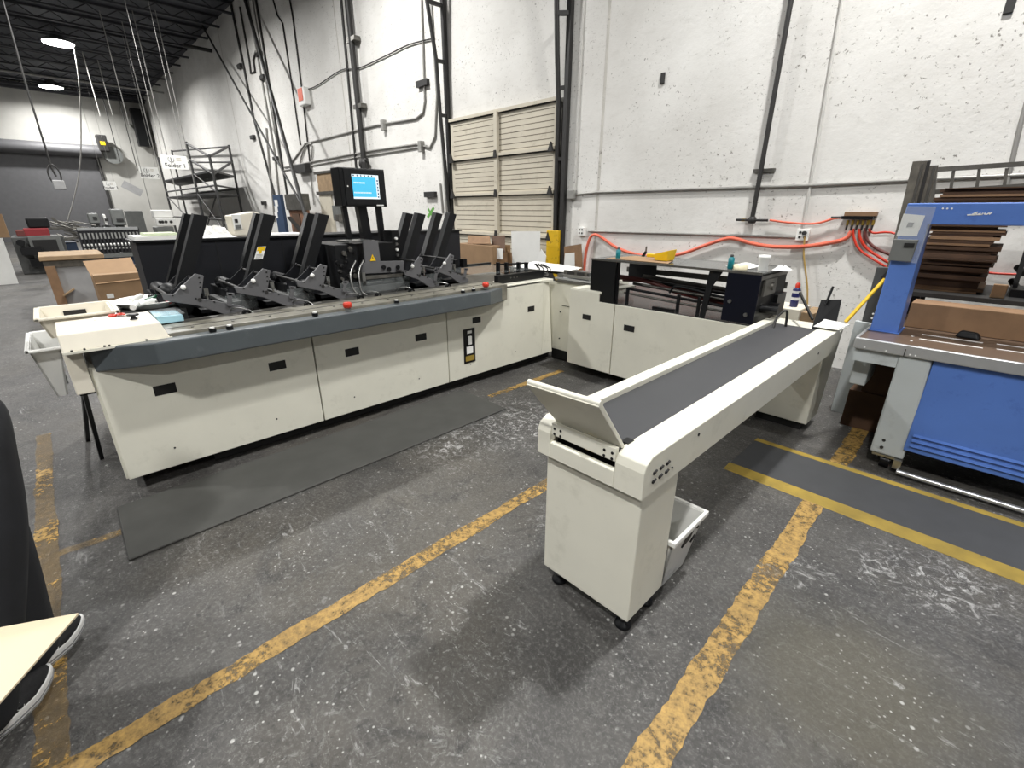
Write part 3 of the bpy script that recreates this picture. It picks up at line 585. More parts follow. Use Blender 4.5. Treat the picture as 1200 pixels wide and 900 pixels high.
for (a, b_, c, d, lb) in ((-3.6, -3.46, .25, .33, 'small white paper slip beside the scissors on the infeed cover'), (-3.62, -3.54, .08, .15, 'folded white paper left of the scissors on the infeed cover')):
    tag(MB().box(a, b_, c, d, 1.0005, 1.004).build('paper_slip', 'paper'), lb, 'paper')
cb = root('pale_blue_pack', 'pale blue plastic wrapped pack beside the cream infeed cover', 'pack', (-3.6, .44, .99))
MB().hexa([(-3.72, .37, .936), (-3.5, .37, .936), (-3.5, .5, .936), (-3.72, .5, .936)], [(-3.72, .36, .985), (-3.5, .36, .985), (-3.5, .5, .975), (-3.72, .5, .975)]).build('pack_body', 'cyanp', cb, .004)
MB().box(-3.73, -3.49, .355, .51, .986, .99).build('pack_film', 'bag', cb)
rn = random.Random(5)
for k, (x, y, m_, nm, ct, lb) in enumerate(((-3.8, .36, 'white', 'tube', 'tube', 'white tube lying across the parts tray rim'), (-3.95, .42, 'green', 'bottle', 'bottle', 'small dark green bottle in the parts tray'), (-4.05, .34, 'white', 'bottle', 'bottle', 'white bottle on its side in the parts tray'),
        (-3.85, .5, 'red', 'marker', 'pen', 'red marker in the clutter beside the first feeder'), (-4.12, .46, 'black', 'tape_roll', 'tape', 'black tape roll in the parts tray'), (-3.75, .3, 'paper', 'label_roll', 'label roll', 'small white label roll beside the parts tray'))):
    a_ = rn.random()*3; d_ = V((math.cos(a_)*.05, math.sin(a_)*.05, .008)); c_ = V((x, y, 1.03))
    o_ = MB().cyl(c_-d_, c_+d_, .017, n=12)
    if nm in ('bottle', 'tube', 'marker'): o_.cyl(c_+d_, c_+d_*1.3, .009, n=10)
    tag(o_.build(nm, m_), lb, ct)
# ================================================================== SECOND SECTION along the wall
s2 = root('transport_section', 'cream transport cabinet section with black end plates and clear cover by the wall', 'machine', (-2.0, 4.1, 0))
FY = 3.6
MB().box(-2.83, -1.16, FY+.02, 4.75, .1, .78).build('cabinet_body', 'cream', s2)
MB().box(-3.3, -1.2, 3.85, 4.7, .012, .12).build('plinth', 'dark', s2)
pa = MB().prism([(-2.87, .11), (-2.345, .11), (-2.345, .785), (-2.52, .785), (-2.52, .87), (-2.87, .87)], 'y', FY-.002, FY+.025).build('front_panel', 'cream', s2, .003)
MB().box(-2.7, -2.605, FY-.004, FY, .595, .645).build('recessed_handle', 'dark', pa)
pb = MB().box(-2.335, -1.16, FY-.002, FY+.025, .11, .785).build('front_panel', 'cream', s2, .003)
for x in (-2.17, -1.32): MB().box(x-.055, x+.055, FY-.004, FY, .565, .62).build('recessed_handle', 'dark', pb)
MB().box(-2.87, -2.84, FY+.025, 4.6, .11, .87).build('side_panel', 'cream', s2)
MB().box(-2.87, -2.5, FY+.0, 4.2, .86, .88).build('left_top', 'cream', s2, .004)
cc = MB().box(-3.5, -2.87, 3.86, 3.88, .11, .87).build('corner_door', 'cream', s2, .002)
MB().box(-3.18, -3.02, 3.855, 3.86, .62, .626).build('door_slot', 'dark', cc)
for z in (.55, .25): MB().cyl((-3.2, 3.852, z), (-3.2, 3.86, z), .008, n=8).build('door_screw', 'pipe', cc)
MB().box(-3.26, -2.87, 3.84, 4.3, .87, .895).build('corner_top', 'dsteel', s2)
MB().box(-2.83, -1.16, FY+.02, 4.75, .78, .79).build('deck_plate', 'deck', s2)
for x in (-2.2, -1.4):
    f = MB().cyl((x, 3.66, .035), (x, 3.66, .12), .016, n=10).build('levelling_foot', 'steel', s2); MB().cyl((x, 3.66, .001), (x, 3.66, .035), .035, n=12).build('foot_pad', 'black', f)
# black plates
MB().prism([(-2.52, .787), (-2.37, .787), (-2.37, 1.175), (-2.64, 1.175), (-2.64, .885), (-2.52, .885)], 'y', FY+.01, FY+.018).build('left_end_plate', 'black', s2)
MB().box(-2.4, -2.38, 3.66, 3.7, .79, 1.165).build('support_bar', 'blackm', s2)
MB().box(-2.6, -2.3, 4.2, 4.22, .95, 1.165).build('rear_plate', 'blackm', s2)
MB().box(-2.65, -1.14, 4.24, 4.26, 1.0, 1.05).build('rear_rail', 'dsteel', s2)
bx = MB().box(-1.38, -1.14, FY+.005, FY+.02, .8, 1.165).build('right_end_plate', 'navy', s2, .004)
for x, z in ((-1.33, .955), (-1.2, .87)): MB().cyl((x, FY-.01, z), (x, FY+.005, z), .014, n=12).build('knob', 'steel', bx)
sd = MB().box(-1.19, -1.15, FY+.02, 4.22, .8, 1.165).build('side_frame', 'blackm', s2, .003)
q = MB(); q.box(-1.15, -1.135, 3.7, 3.95, 1.0, 1.12); q.box(-1.15, -1.14, 3.62, 4.2, 1.125, 1.15); q.cyl((-1.15, 3.86, 1.06), (-1.12, 3.86, 1.06), .03, n=14); q.build('side_bracket', 'dsteel', sd)
q = MB(); q.cyl((-1.15, 3.75, .9), (-1.03, 3.75, .9), .03, n=14); q.build('drive_shaft', 'black', sd); MB().cyl((-1.15, 3.95, .88), (-1.08, 3.95, .88), .045, n=14).build('drive_wheel', 'black', sd); MB().box(-1.15, -1.12, 4.0, 4.2, .82, .98).build('motor', 'black', sd)
MB().box(-2.64, -1.14, FY+.01, 4.24, 1.167, 1.177).build('clear_cover', 'acryd', s2)
MB().box(-2.64, -1.14, FY+.005, FY+.015, 1.163, 1.18).build('cover_edge', 'dsteel', s2)
MB().prism([(-1.56, .79), (-1.52, .79), (-1.49, 1.05), (-1.43, 1.165), (-1.53, 1.165), (-1.54, 1.05)], 'y', 3.63, 3.645).build('cover_strut', 'blackm', s2)
for i, (y, z, r) in enumerate(((3.8, .86, .012), (3.88, .9, .014), (3.96, .93, .012), (4.05, .95, .02), (4.14, .9, .014), (3.74, .83, .01))):
    MB().cyl((-2.34, y, z+.05), (-1.2, y, z), r, n=10).build('transport_rod', 'dsteel' if i % 2 else 'blackm', s2)
MB().tube(smooth_path([(-2.5, 3.85, 1.0), (-2.2, 3.9, .98), (-1.9, 3.9, .92), (-1.5, 3.92, .88), (-1.2, 3.92, .86)]), .022, 8).build('red_transport_belt', 'dred', s2)
MB().tube(smooth_path([(-2.5, 3.95, .96), (-2.2, 3.98, .97), (-1.85, 4.0, .93), (-1.5, 4.0, .9), (-1.2, 4.0, .88)]), .016, 8).build('red_transport_belt', 'dred', s2)
for x in (-2.3, -1.8, -1.62): MB().box(x-.012, x+.012, 3.72, 3.74, .79, .93).build('rod_support', 'blackm', s2)
MB().tube(smooth_path([(-1.9, 3.75, .93), (-1.85, 3.75, .99), (-1.7, 3.76, .98), (-1.5, 3.78, .95), (-1.3, 3.78, .95)]), .01, 8).build('bent_rod', 'blackm', s2)
MB().box(-2.0, -1.8, 3.66, 3.69, .79, .81).build('black_block', 'black', s2)
# corner rollers: steel transfer table
tr = MB().box(-3.3, -2.66, 3.9, 4.35, .92, .95).build('transfer_table', 'steel', s2, .004)
MB().box(-3.2, -2.75, 3.89, 3.9, .955, 1.0).build('transfer_guard', 'dsteel', tr)
for i in range(3): MB().box(-3.15+i*.13, -3.06+i*.13, 3.884, 3.89, .962, .99).build('guard_window', 'pipe', tr)
MB().box(-3.3, -2.66, 3.86, 3.9, .9, .915).build('front_bar', 'bsteel', tr)
MB().box(-2.8, -2.66, 3.8, 4.0, .9, 1.03).build('clear_housing', 'acryl', tr)
MB().cyl((-2.74, 3.84, .92), (-2.74, 3.84, 1.0), .03, n=14).build('roller', 'steel', tr)
ZC = 1.178
def on_cover(px, py): # point on the clear cover seen at that place of the photograph
    return onz(px, py, ZC)
# bottles etc on the cover
def bottle(px, py, h, lbl, r=.022, Y=None):
    c = ony(px, py, Y or 3.9); c.z = ZC; t = root('pump_bottle', lbl, 'bottle', c)
    MB().lathe([(r*.8, 0), (r, .006), (r, h*.75), (r*.5, h*.86), (r*.45, h*.88)], c, 16).build('bottle_body', 'teal', t); MB().lathe([(r*.55, 0), (r*.55, h*.14), (r*.2, h*.16)], c+V((0, 0, h*.86)), 12).build('bottle_cap', 'pipe', t)
bottle(724, 304, .1, 'teal bottle with a dark cap above the left black plate', Y=3.72)
bottle(856, 312, .105, 'teal bottle with a dark cap left of the tape roll on the clear cover', Y=3.7)
c = V((-2.37, 4.05, ZC)); t = root('small_clamp', 'small black clamp standing left of the yellow scoop', 'clamp', c)
MB().bar(c, c+V((.03, 0, .05)), .02).build('clamp_arm', 'black', t); MB().cyl(c+V((.03, 0, .05)), c+V((.03, 0, .1)), .008, n=8).build('clamp_screw', 'steel', t)
tag(MB().sheet([(-2.52, 3.66, ZC+.002), (-1.9, 3.66, ZC+.002), (-2.0, 3.95, ZC+.003), (-2.45, 4.05, ZC+.003)], .004).build('cardboard_sheet', 'card'), 'tan cardboard sheet lying on the clear cover under the yellow scoop', 'cardboard')
sc_ = root('scoop', 'yellow plastic scoop lying on the tan cardboard sheet', 'scoop', (-2.1, 3.85, ZC+.01))
z = ZC+.012
q = MB()
xa, xb, xh = ony(771, 300, 3.83).x, ony(787, 300, 3.83).x, ony(758, 300, 3.83).x
q.add([(xa, 3.78, z), (xb-.01, 3.77, z), (xb-.01, 3.9, z), (xa, 3.9, z), (xa-.01, 3.78, z+.05), (xb, 3.76, z+.085), (xb, 3.91, z+.09), (xa-.01, 3.91, z+.055)],
      [(0, 1, 2, 3), (0, 4, 5, 1), (1, 5, 6, 2), (2, 6, 7, 3), (3, 7, 4, 0)])
o = q.build('scoop_body', 'yellow', sc_); so = o.modifiers.new('solid', 'SOLIDIFY'); so.thickness = .004
MB().bar((xa, 3.84, z+.03), (xh, 3.84, z+.03), .04, .03).build('scoop_handle', 'yellow', sc_, .006)
tp = root('tape_roll', 'roll of clear tape lying beside the white cup', 'tape', (-1.34, 3.72, ZC)); MB().lathe([(.05, 0), (.05, .035), (.03, .035), (.03, 0)], (-1.34, 3.72, ZC+.001), 24).build('tape', mat('cream_tape', (222, 212, 180), .4), tp)
cu = root('cup', 'white plastic cup standing on the clear cover above the blue-black plate', 'cup', (-1.2, 3.8, ZC))
MB().lathe([(.033, 0), (.035, .085), (.04, .09), (.04, .11), (.033, .105), (.03, .01), (.005, .008)], (-1.2, 3.78, ZC), 22).build('cup_body', 'white', cu)
tag(MB().sheet([(-1.5, 3.85, ZC+.002), (-1.3, 3.8, ZC+.002), (-1.26, 3.95, ZC+.012), (-1.42, 4.05, ZC+.02)], .003).build('paper_sheet', 'paper'), 'white paper sheet left of the white cup', 'paper')
heap('crumpled_paper', 'crumpled white paper right of the white cup', 'paper', -1.16, -1.05, 3.84, 3.98, ZC, .035, 'paper', seed=5)
# ================================================================== CONVEYOR
cv = root('conveyor', 'cream delivery conveyor with a wide dark rubber belt and tilted catch plate', 'conveyor', (-.87, 2.5, 0))
CZ = .83; cx0, cx1, cy0, cy1 = -1.11, -.63, 1.225, 3.8
def rail(x0, x1, yend0, yend1, side):
    lo = .675
    m = MB()
    pr = [(yend0, lo), (yend1, lo), (yend1, CZ-.01), (yend1-.01, CZ), (yend0+.05, CZ), (yend0+.012, CZ-.02), (yend0, CZ-.05)]
    m.prism(pr, 'x', x0, x1); return m.build('side_rail', 'cream', cv, .004)
rr = rail(-.745, cx1, cy0, cy1, 1); rl = rail(cx0, -1.045, cy0, cy1, 0)
fp = MB().prism([(-1.045, .675), (-.745, .675), (-.745, .742), (-1.045, .742)], 'y', cy0+.001, cy0+.03).build('front_crossbar', 'cream', cv, .003)
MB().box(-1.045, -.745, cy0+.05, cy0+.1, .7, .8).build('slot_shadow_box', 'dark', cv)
MB().box(-.9, -.86, cy0+.03, cy0+.05, .76, .8).build('slot_block', 'brass', cv)
MB().box(-1.03, -.75, cy0+.03, cy0+.05, .762, .775).build('slot_rail', 'steel', cv)
MB().box(-1.043, -.748, cy0+.12, cy1-.02, .79, .805).build('belt', 'belt', cv)
MB().cyl((-1.043, cy0+.12, .775), (-.748, cy0+.12, .775), .03, n=16).build('belt_roller', 'belt', cv)
MB().box(-1.043, -.748, cy0+.1, cy1-.02, .69, .77).build('belt_bed', 'cream', cv)
ct = MB().hexa([(-1.04, cy0+.03, .825), (-.738, cy0+.03, .825), (-.738, cy0+.045, .83), (-1.04, cy0+.045, .83)], [(-1.045, 1.085, 1.025), (-.735, 1.085, 1.035), (-.735, 1.105, 1.042), (-1.045, 1.105, 1.032)]).build('catch_plate', 'cream', cv, .003)
MB().cyl((-1.045, 1.1, 1.03), (-.735, 1.1, 1.04), .011, n=12).build('rolled_lip', 'cream', ct)
bp = MB().box(-1.035, -.745, cy0-.002, cy0+.02, .782, .832).build('catch_bracket', 'cream', cv, .002)
hb = MB()
for x in (-1.02, -.99, -.79, -.757):
    for z in (.79, .812): hb.cyl((x, cy0-.004, z), (x, cy0, z), .0055, n=8)
hb.build('bracket_hole', 'dark', bp)
MB().box(-.765, -.735, cy0+.06, cy0+.1, .826, .834).build('belt_tensioner', 'black', cv)
sb = MB()
for i in range(4):
    for j in range(2):
        if i == 3 and j: continue
        y = 1.29+i*.045; z = .725+j*.035+i*.0; 
        if i == 3: y += .0
        sb.cyl((cx1, y, z), (cx1+.004, y, z), .007 if i < 3 else .004, n=8); 
        if i < 3: sb.bar((cx1+.003, y, z), (cx1+.003, y+.016, z+.006), .006)
sb.build('slotted_screw', 'dark', rr)
for y, z in ((1.62, .79), (3.3, .76)): MB().cyl((cx1, y, z), (cx1+.003, y, z), .007, n=8).build('rail_screw', 'dark', rr)
n1 = MB().box(-1.085, -.645, 1.26, 1.53, .085, .675).build('pedestal', 'cream', cv, .006)
for x in (-1.03, -.69):
    for y in (1.31, 1.48):
        f = MB().cyl((x, y, .03), (x, y, .1), .014, n=12); f.lathe([(.02, .045), (.024, .05), (.024, .062), (.014, .066)], (x, y, .03), 6); f = f.build('levelling_foot', 'steel', cv)
        MB().lathe([(.03, 0), (.035, .006), (.032, .018), (.016, .026), (.014, .036)], (x, y, .001), 20).build('foot_pad', 'black', f)
MB().hexa([(-1.1, 3.8, .07), (-.69, 3.8, .07), (-.69, 4.1, .07), (-1.1, 4.1, .07)], [(-1.1, 3.62, .7), (-.66, 3.62, .7), (-.66, 4.08, .79), (-1.1, 4.08, .79)]).build('pedestal', 'cream', cv, .006)
MB().box(-1.06, -.73, 3.84, 4.05, .001, .07).build('pedestal_base', 'dark', cv)
# far end hardware
MB().hexa([(-.8, 3.78, .8), (-.66, 3.78, .8), (-.66, 3.79, .8), (-.8, 3.79, .8)], [(-.8, 3.86, 1.0), (-.68, 3.86, 1.02), (-.68, 3.87, 1.02), (-.8, 3.87, 1.0)]).build('black_stop_plate', 'black', cv)
MB().cyl((-.76, 3.83, .98), (-.75, 3.87, 1.1), .008, n=10).build('stop_rod', 'black', cv)
MB().tube(smooth_path([(-1.0, 3.6, .8), (-1.0, 3.66, .88), (-.96, 3.7, .92), (-.95, 3.72, .8)]), .009, 8).build('wire_handle', 'pipe', cv)
MB().bar((-.82, 3.84, .86), (-1.0, 4.1, 1.0), .014).build('support_strut', 'black', cv)
for i in range(2):
    tag(MB().sheet([(-.77+.02*i, 3.68+.03*i, .842+.008*i), (-.62, 3.67+.03*i, .845+.008*i), (-.585, 3.8, .86+.008*i), (-.74, 3.8, .87+.008*i)], .003).build('paper_sheet', 'paper'), ['lower of two white papers lying on the wall end of the conveyor', 'upper of two white papers lying on the wall end of the conveyor'][i], 'paper')
# broom pole between papers and blue frame
pl = root('pole_handle', 'yellow pole leaning from the conveyor end against the blue frame', 'pole', (-.6, 3.79, .86))
a = ony(991, 377, 3.79); b = ony(1037, 327, 4.02); d = (b-a)
MB().cyl(a, b, .012, n=10).build('handle', 'ywall', pl); MB().bar(b, b+d.normalized()*.08, .04, .03).build('black_head', 'black', pl)
# white postal tub behind the near pedestal
tub = root('postal_tub', 'white corrugated plastic tub on the floor behind the conveyor pedestal', 'tub', (-.83, 1.76, 0))
x0, x1, y0, y1 = -1.03, -.635, 1.56, 1.86
tray(MB(), x0, x1, y0, y1, .003, .3, .008, .045).build('tub_body', 'tub', tub)
r_ = MB(); r_.box(x0-.012, x1+.012, y0-.012, y0+.004, .285, .31); r_.box(x0-.012, x1+.012, y1-.004, y1+.012, .285, .31); r_.box(x0-.012, x0+.004, y0, y1, .285, .31); r_.box(x1-.004, x1+.012, y0, y1, .285, .31); r_.build('tub_rim', 'white', tub, .004)
MB().box(x0+.02, x1-.02, y0+.02, y0+.024, .2, .28).build('tub_lining', 'tubin', tub)
q = MB(); q.prism([(1.68, .2), (1.75, .21), (1.78, .24), (1.7, .235)], 'x', x1-.018, x1-.008); q.prism([(1.78, .17), (1.82, .18), (1.81, .2)], 'x', x1-.022, x1-.012); q.cyl((x1-.016, 1.8, .255), (x1+.001, 1.8, .255), .009, n=8); q.build('tub_marking', 'pipe', tub)
# ================================================================== MATS
gm = MB().prism([(-3.14, -.09), (-2.56, -.1), (-2.6, 2.46), (-3.21, 2.46)], 'z', .001, .014).build('floor_mat', 'matg', None, .006); tag(gm, 'long worn grey rubber mat in front of the inserting machine', 'mat')
mt = root('safety_mat', 'black anti-fatigue mat with worn yellow borders beside the blue machine', 'mat', (.3, 3.14, 0))
MB().hexa([(-.9, 2.93, .001), (1.6, 2.9, .001), (1.6, 3.37, .001), (-.9, 3.38, .001)], [(-.9, 2.93, .012), (1.6, 2.9, .012), (1.6, 3.37, .012), (-.9, 3.38, .012)]).build('mat_center', 'mat2', mt)
MB().hexa([(-.905, 2.835, .001), (1.6, 2.79, .001), (1.6, 2.9, .001), (-.905, 2.93, .001)], [(-.905, 2.847, .004), (1.6, 2.792, .004), (1.6, 2.9, .0125), (-.905, 2.93, .0125)]).build('mat_border', 'mats', mt)
MB().hexa([(-.905, 3.38, .001), (1.6, 3.37, .001), (1.6, 3.44, .001), (-.905, 3.452, .001)], [(-.905, 3.38, .0125), (1.6, 3.37, .0125), (1.6, 3.44, .004), (-.905, 3.452, .004)]).build('mat_border', 'mats', mt)
# ================================================================== BLUE MACHINE
bm_ = root('blue_press', 'bright blue framed machine with brown slotted table and pale grey legs', 'machine', (.5, 4.0, 0))
TY = 3.56
MB().box(-.49, 1.7, TY+.0, 4.7, .825, .84).build('table_top', 'table', bm_, .002)
ed = MB().box(-.5, 1.7, TY-.02, TY, .775, .845).build('table_edge', 'bsteel', bm_, .006)
for x in (-.44, -.33, -.215, -.19): MB().cyl((x, TY-.024, .79), (x, TY-.02, .79), .005, n=8).build('edge_screw', 'white', ed)
MB().box(-.245, -.24, TY-.022, TY-.02, .775, .82).build('edge_joint', 'pipe', ed)
MB().box(-.5, -.485, TY, 4.7, .775, .845).build('table_side_edge', 'bsteel', bm_)
sl = MB()
for p_, q_ in (((1088, 386), (1118, 389)), ((1081, 391.6), (1152, 401.6)), ((1077, 397), (1152, 407.6)), ((1152, 393), (1192, 398.4)), ((1168, 403), (1212, 409)), ((1168, 409), (1212, 415))):
    a = onz(*p_, .842); c = onz(*q_, .842); yy = (a.y+c.y)/2; sl.box(a.x, c.x, yy-.005, yy+.005, .8395, .8425)
sl.build('table_slot', 'paper', bm_)
st_ = MB()
for x, y in ((-.24, 3.7), (-.25, 3.85)): st_.cyl((x, y, .84), (x, y, .842), .008, n=8)
st_.build('table_screw', 'white', bm_)
# frame
PY_ = 3.86
MB().prism([(-.48, .84), (-.33, .84), (-.345, 1.52), (1.7, 1.52), (1.7, 1.645), (-.47, 1.64)], 'y', PY_, PY_+.22).build('blue_frame', 'blue', bm_, .006)
MB().prism([(-.485, .842), (-.32, .842), (-.32, .846), (-.485, .846)], 'y', PY_-.02, PY_+.24).build('frame_foot', 'blue', bm_)
fb = MB()
for z in (.88, .92, .95, 1.3): fb.cyl((-.485, PY_-.004, z), (-.485, PY_, z), .006, n=8)
for x in (-.3, -.28, -.26): fb.cyl((x, PY_-.003, 1.61), (x, PY_, 1.61), .005, n=8)
fb.build('frame_bolt', 'white', bm_)
ctl = MB().hexa([(-.485, PY_-.035, 1.3), (-.37, PY_-.035, 1.3), (-.37, PY_, 1.3), (-.485, PY_, 1.3)], [(-.485, PY_-.03, 1.43), (-.365, PY_-.03, 1.43), (-.365, PY_, 1.43), (-.485, PY_, 1.43)]).build('control_box', 'mgrey', bm_, .003)
MB().box(-.425, -.375, PY_-.04, PY_-.035, 1.385, 1.41).build('control_display', 'dark', ctl)
MB().sheet([(-.48, PY_-.002, 1.45), (-.38, PY_-.002, 1.45), (-.37, PY_-.004, 1.57), (-.475, PY_-.004, 1.58)], .002).build('paper_notice', 'paper', bm_)
MB().sheet([(-.445, PY_-.006, 1.5), (-.415, PY_-.006, 1.503), (-.41, PY_-.007, 1.53), (-.44, PY_-.007, 1.53)], .001).build('notice_print', 'tubin', bm_)
MB().sheet([(-.49, PY_-.009, 1.3), (-.34, PY_-.009, 1.29), (-.33, PY_-.008, 1.62), (-.47, PY_-.008, 1.625)], .001).build('clear_sleeve', 'bag', bm_)
lg = MB()
for (x0, z0, x1, z1) in ((-.185, 1.575, -.12, 1.578), (-.165, 1.578, -.145, 1.592), (-.15, 1.577, -.145, 1.592), (-.14, 1.58, -.13, 1.585), (-.125, 1.577, -.12, 1.586), (-.115, 1.586, -.11, 1.577), (-.105, 1.578, -.095, 1.588), (-.095, 1.579, -.085, 1.59)):
    lg.bar((x0, PY_-.001, z0), (x1, PY_-.001, z1), .003, .006)
lg.build('script_logo', 'white', bm_)
# cream leg, skirt, blue panels
MB().hexa([(-.265, TY+.03, .1), (-.09, TY+.03, .1), (-.09, TY+.15, .1), (-.265, TY+.15, .1)], [(-.265, TY, .775), (-.11, TY, .775), (-.11, TY+.15, .775), (-.265, TY+.15, .775)]).build('front_leg', 'palegrey', bm_, .012)
bl = MB(); bl.cyl((-.21, TY+.024, .2), (-.21, TY+.03, .2), .01, n=8); bl.cyl((-.21, TY+.02, .15), (-.21, TY+.03, .15), .01, n=8); bl.build('leg_bolt', 'pipe', bm_)
MB().box(-.49, -.265, TY+.01, TY+.03, .69, .775).build('apron', 'palegrey', bm_)
MB().box(-.2, -.1, 4.4, 4.6, .001, .775).build('rear_leg', 'palegrey', bm_, .006)
MB().box(-.49, -.4, TY+.12, TY+.4, .5, .775).build('motor_cover', 'palegrey', bm_, .006)
bp2 = MB().prism([(-.105, .175), (1.7, .175), (1.7, .77), (-.105, .77)], 'y', TY+.015, TY+.05).build('side_panel', 'blue', bm_, .004)
lv = MB()
for z in (.215, .25, .285): lv.prism([(TY+.015, z-.006), (TY-.0, z), (TY+.015, z+.012)], 'x', -.08, 1.7)
lv.build('panel_ridge', 'blue', bp2)
MB().box(-.09, 1.7, TY+.2, 4.5, .1, .77).build('inner_body', 'dark', bm_)
cs_ = MB(); cs_.cyl((-.2, TY+.08, .045), (-.15, TY+.08, .045), .044, n=18); cs_.cyl((-.22, TY+.2, .045), (-.17, TY+.2, .045), .044, n=18); cs_.build('caster_wheel', 'black', bm_)
q = MB(); q.box(-.25, -.1, TY+.03, TY+.14, .085, .1); q.bar((-.22, TY+.06, .09), (-.18, TY+.08, .045), .012); q.bar((-.1, TY+.06, .09), (-.12, TY+.1, .03), .012); q.box(-.13, -.09, TY+.0, TY+.06, .04, .1); q.build('caster_bracket', 'steel', bm_)
MB().tube([(-.1, TY-.02, .035), (1.7, TY-.04, .035)], .016, 10).build('foot_rail', 'bsteel', bm_)
MB().box(-.1, 1.7, TY+.02, TY+.06, .001, .05).build('foot_rail_base', 'dsteel', bm_)
pc = onz(1134, 393, .86)
def pch(dx, dy, z): return (pc.x+dx, pc.y+dy, z)
tag(MB().hexa([pch(-.06, -.02, .8435), pch(.06, -.04, .8435), pch(.07, .03, .8435), pch(-.05, .05, .8435)], [pch(-.045, -.01, .885), pch(.04, -.02, .888), pch(.05, .02, .88), pch(-.03, .03, .888)]).build('black_pouch', 'blackm', None, .012, 3), 'black pouch lying on the brown slotted table', 'pouch')
# boxes under the table's left end
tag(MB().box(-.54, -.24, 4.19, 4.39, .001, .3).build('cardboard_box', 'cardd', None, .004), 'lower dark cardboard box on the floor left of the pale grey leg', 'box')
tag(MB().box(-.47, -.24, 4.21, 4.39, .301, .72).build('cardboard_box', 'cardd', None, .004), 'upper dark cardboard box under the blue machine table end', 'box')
# long brown carton behind table + stack of flat cardboard
tag(MB().box(-.33, 1.4, 4.15, 4.35, .842, 1.01).build('long_carton', 'card2', None, .004), 'long brown carton lying across the back of the brown table', 'carton')
sk = root('lift_table', 'dark steel lift shelf carrying the stack of flat cardboard', 'shelf', (.3, 4.7, 0))
MB().box(-.52, 1.5, 4.4, 5.25, 1.02, 1.05).build('shelf_plate', 'pipe', sk)
for x in (-.36, 1.46):
    for y in (4.72, 5.16): MB().bar((x, y, .0), (x, y, 1.02), .05).build('leg', 'pipe', sk)
xs_ = ony(1017, 350, 4.45).x
MB().box(xs_, xs_+.16, 4.45, 4.5, .78, 1.2).build('end_panel', 'dgrey', sk, .004); MB().box(xs_-.04, xs_+.1, 4.44, 4.5, .001, .78).build('end_leg', 'palegrey', sk, .004)
rnd = random.Random(4)
zz = 1.052; i = 0; xr_ = ony(1176, 290, 4.55).x
while zz < 1.74:
    h = rnd.choice((.008, .012, .016, .022, .03)); x0 = -.42+rnd.random()*.05; x1 = xr_-rnd.random()*.07; y0 = 4.52+rnd.random()*.05
    if zz > 1.62: x1 = .9
    tone = rnd.choice(('card2', 'cardd', 'cardd', 'cardd'))
    m = MB(); sag = rnd.random()*.006
    m.hexa([(x0, y0, zz), (x1, y0, zz), (x1, 5.1, zz), (x0, 5.1, zz)], [(x0, y0, zz+h-.001), (x1, y0, zz+h-.001), (x1, 5.1, zz+h-.001), (x0, 5.1, zz+h-.001)])
    o = m.build('flat_cardboard', tone); nm = {0: 'bottom flattened carton of the stack behind the blue frame'}.get(i, None)
    tag(o, nm or 'flattened brown carton in the stack behind the blue frame', 'cardboard', 'flattened cartons stacked behind the blue frame'); o['label'] = 'flattened brown carton in the stack behind the blue frame'
    zz += h+.0005; i += 1
STACK_TOP = zz
tag(MB().box(-.33, -.12, 4.5, 4.515, 1.44, 1.46).build('white_strip', 'paper'), 'white paper strip on the front of the cardboard stack', 'label') if False else None
# leaned bundle of grey boards and grey ladder rail behind the frame
bd = root('board_bundle', 'bundle of weathered grey boards standing upright behind the blue frame corner', 'boards', (-.5, 4.75, 0))
for k in range(7):
    b = ony(1075+k*3.4, 186+(k*5) % 7+abs(k-2)*1.5, 4.9+.03*k); a = V((b.x+.03, b.y, 1.052))
    MB().bar(a, b, .026, .03+.03*rnd.random()).build('board', ('woodd', 'dsteel', 'woodd', 'pipe')[k % 4], bd)
ld = root('grey_ladder', 'grey aluminium ladder lying on edge on top of the cardboard stack', 'ladder', (.3, 5.2, STACK_TOP))
YL = 5.35
p0 = ony(1094, 199, YL); p1 = ony(1200, 192, YL); q0 = ony(1094, 225, YL); q1 = ony(1200, 218, YL)
MB().bar(p0, p0+(p1-p0)*2, .03, .035).build('ladder_rail', 'dsteel', ld); MB().bar(q0, q0+(q1-q0)*2, .03, .035).build('ladder_rail', 'dsteel', ld)
for px, px2 in ((1118, 1114), (1148, 1144), (1180, 1176)): MB().bar(ony(px, 197, YL), ony(px2, 224, YL), .02).build('rung', 'dsteel', ld)
MB().bar(p0, q0-V((0, 0, .1)), .05).build('end_post', 'dsteel', ld)
for xx in (p0.x, p0.x+1.2): MB().bar((xx, YL, 0), (xx, YL, q0.z), .04).build('support_post', 'dsteel', ld)
# clutter right of stack
cl2 = root('black_fixture', 'black steel fixture with knobs standing right of the cardboard stack', 'fixture', (.4, 4.7, 1.05))
q = MB()
for k in range(14): a = V((.13+rnd.random()*.22, 4.6+rnd.random()*.3, 1.06+rnd.random()*.35)); q.cyl(a, a+V((rnd.random()*.12-.06, rnd.random()*.1, rnd.random()*.12)), .008+rnd.random()*.015, n=8)
q.box(.12, .5, 4.6, 4.9, 1.05, 1.1); q.bar((.14, 4.75, 1.05), (.12, 4.78, 1.5), .025); q.bar((.27, 4.75, 1.05), (.25, 4.78, 1.35), .03); q.build('fixture_body', 'pipe', cl2)
MB().box(.03, .1, 4.45, 4.5, 1.052, 1.14).build('beige_cap', 'card', cl2, .004)
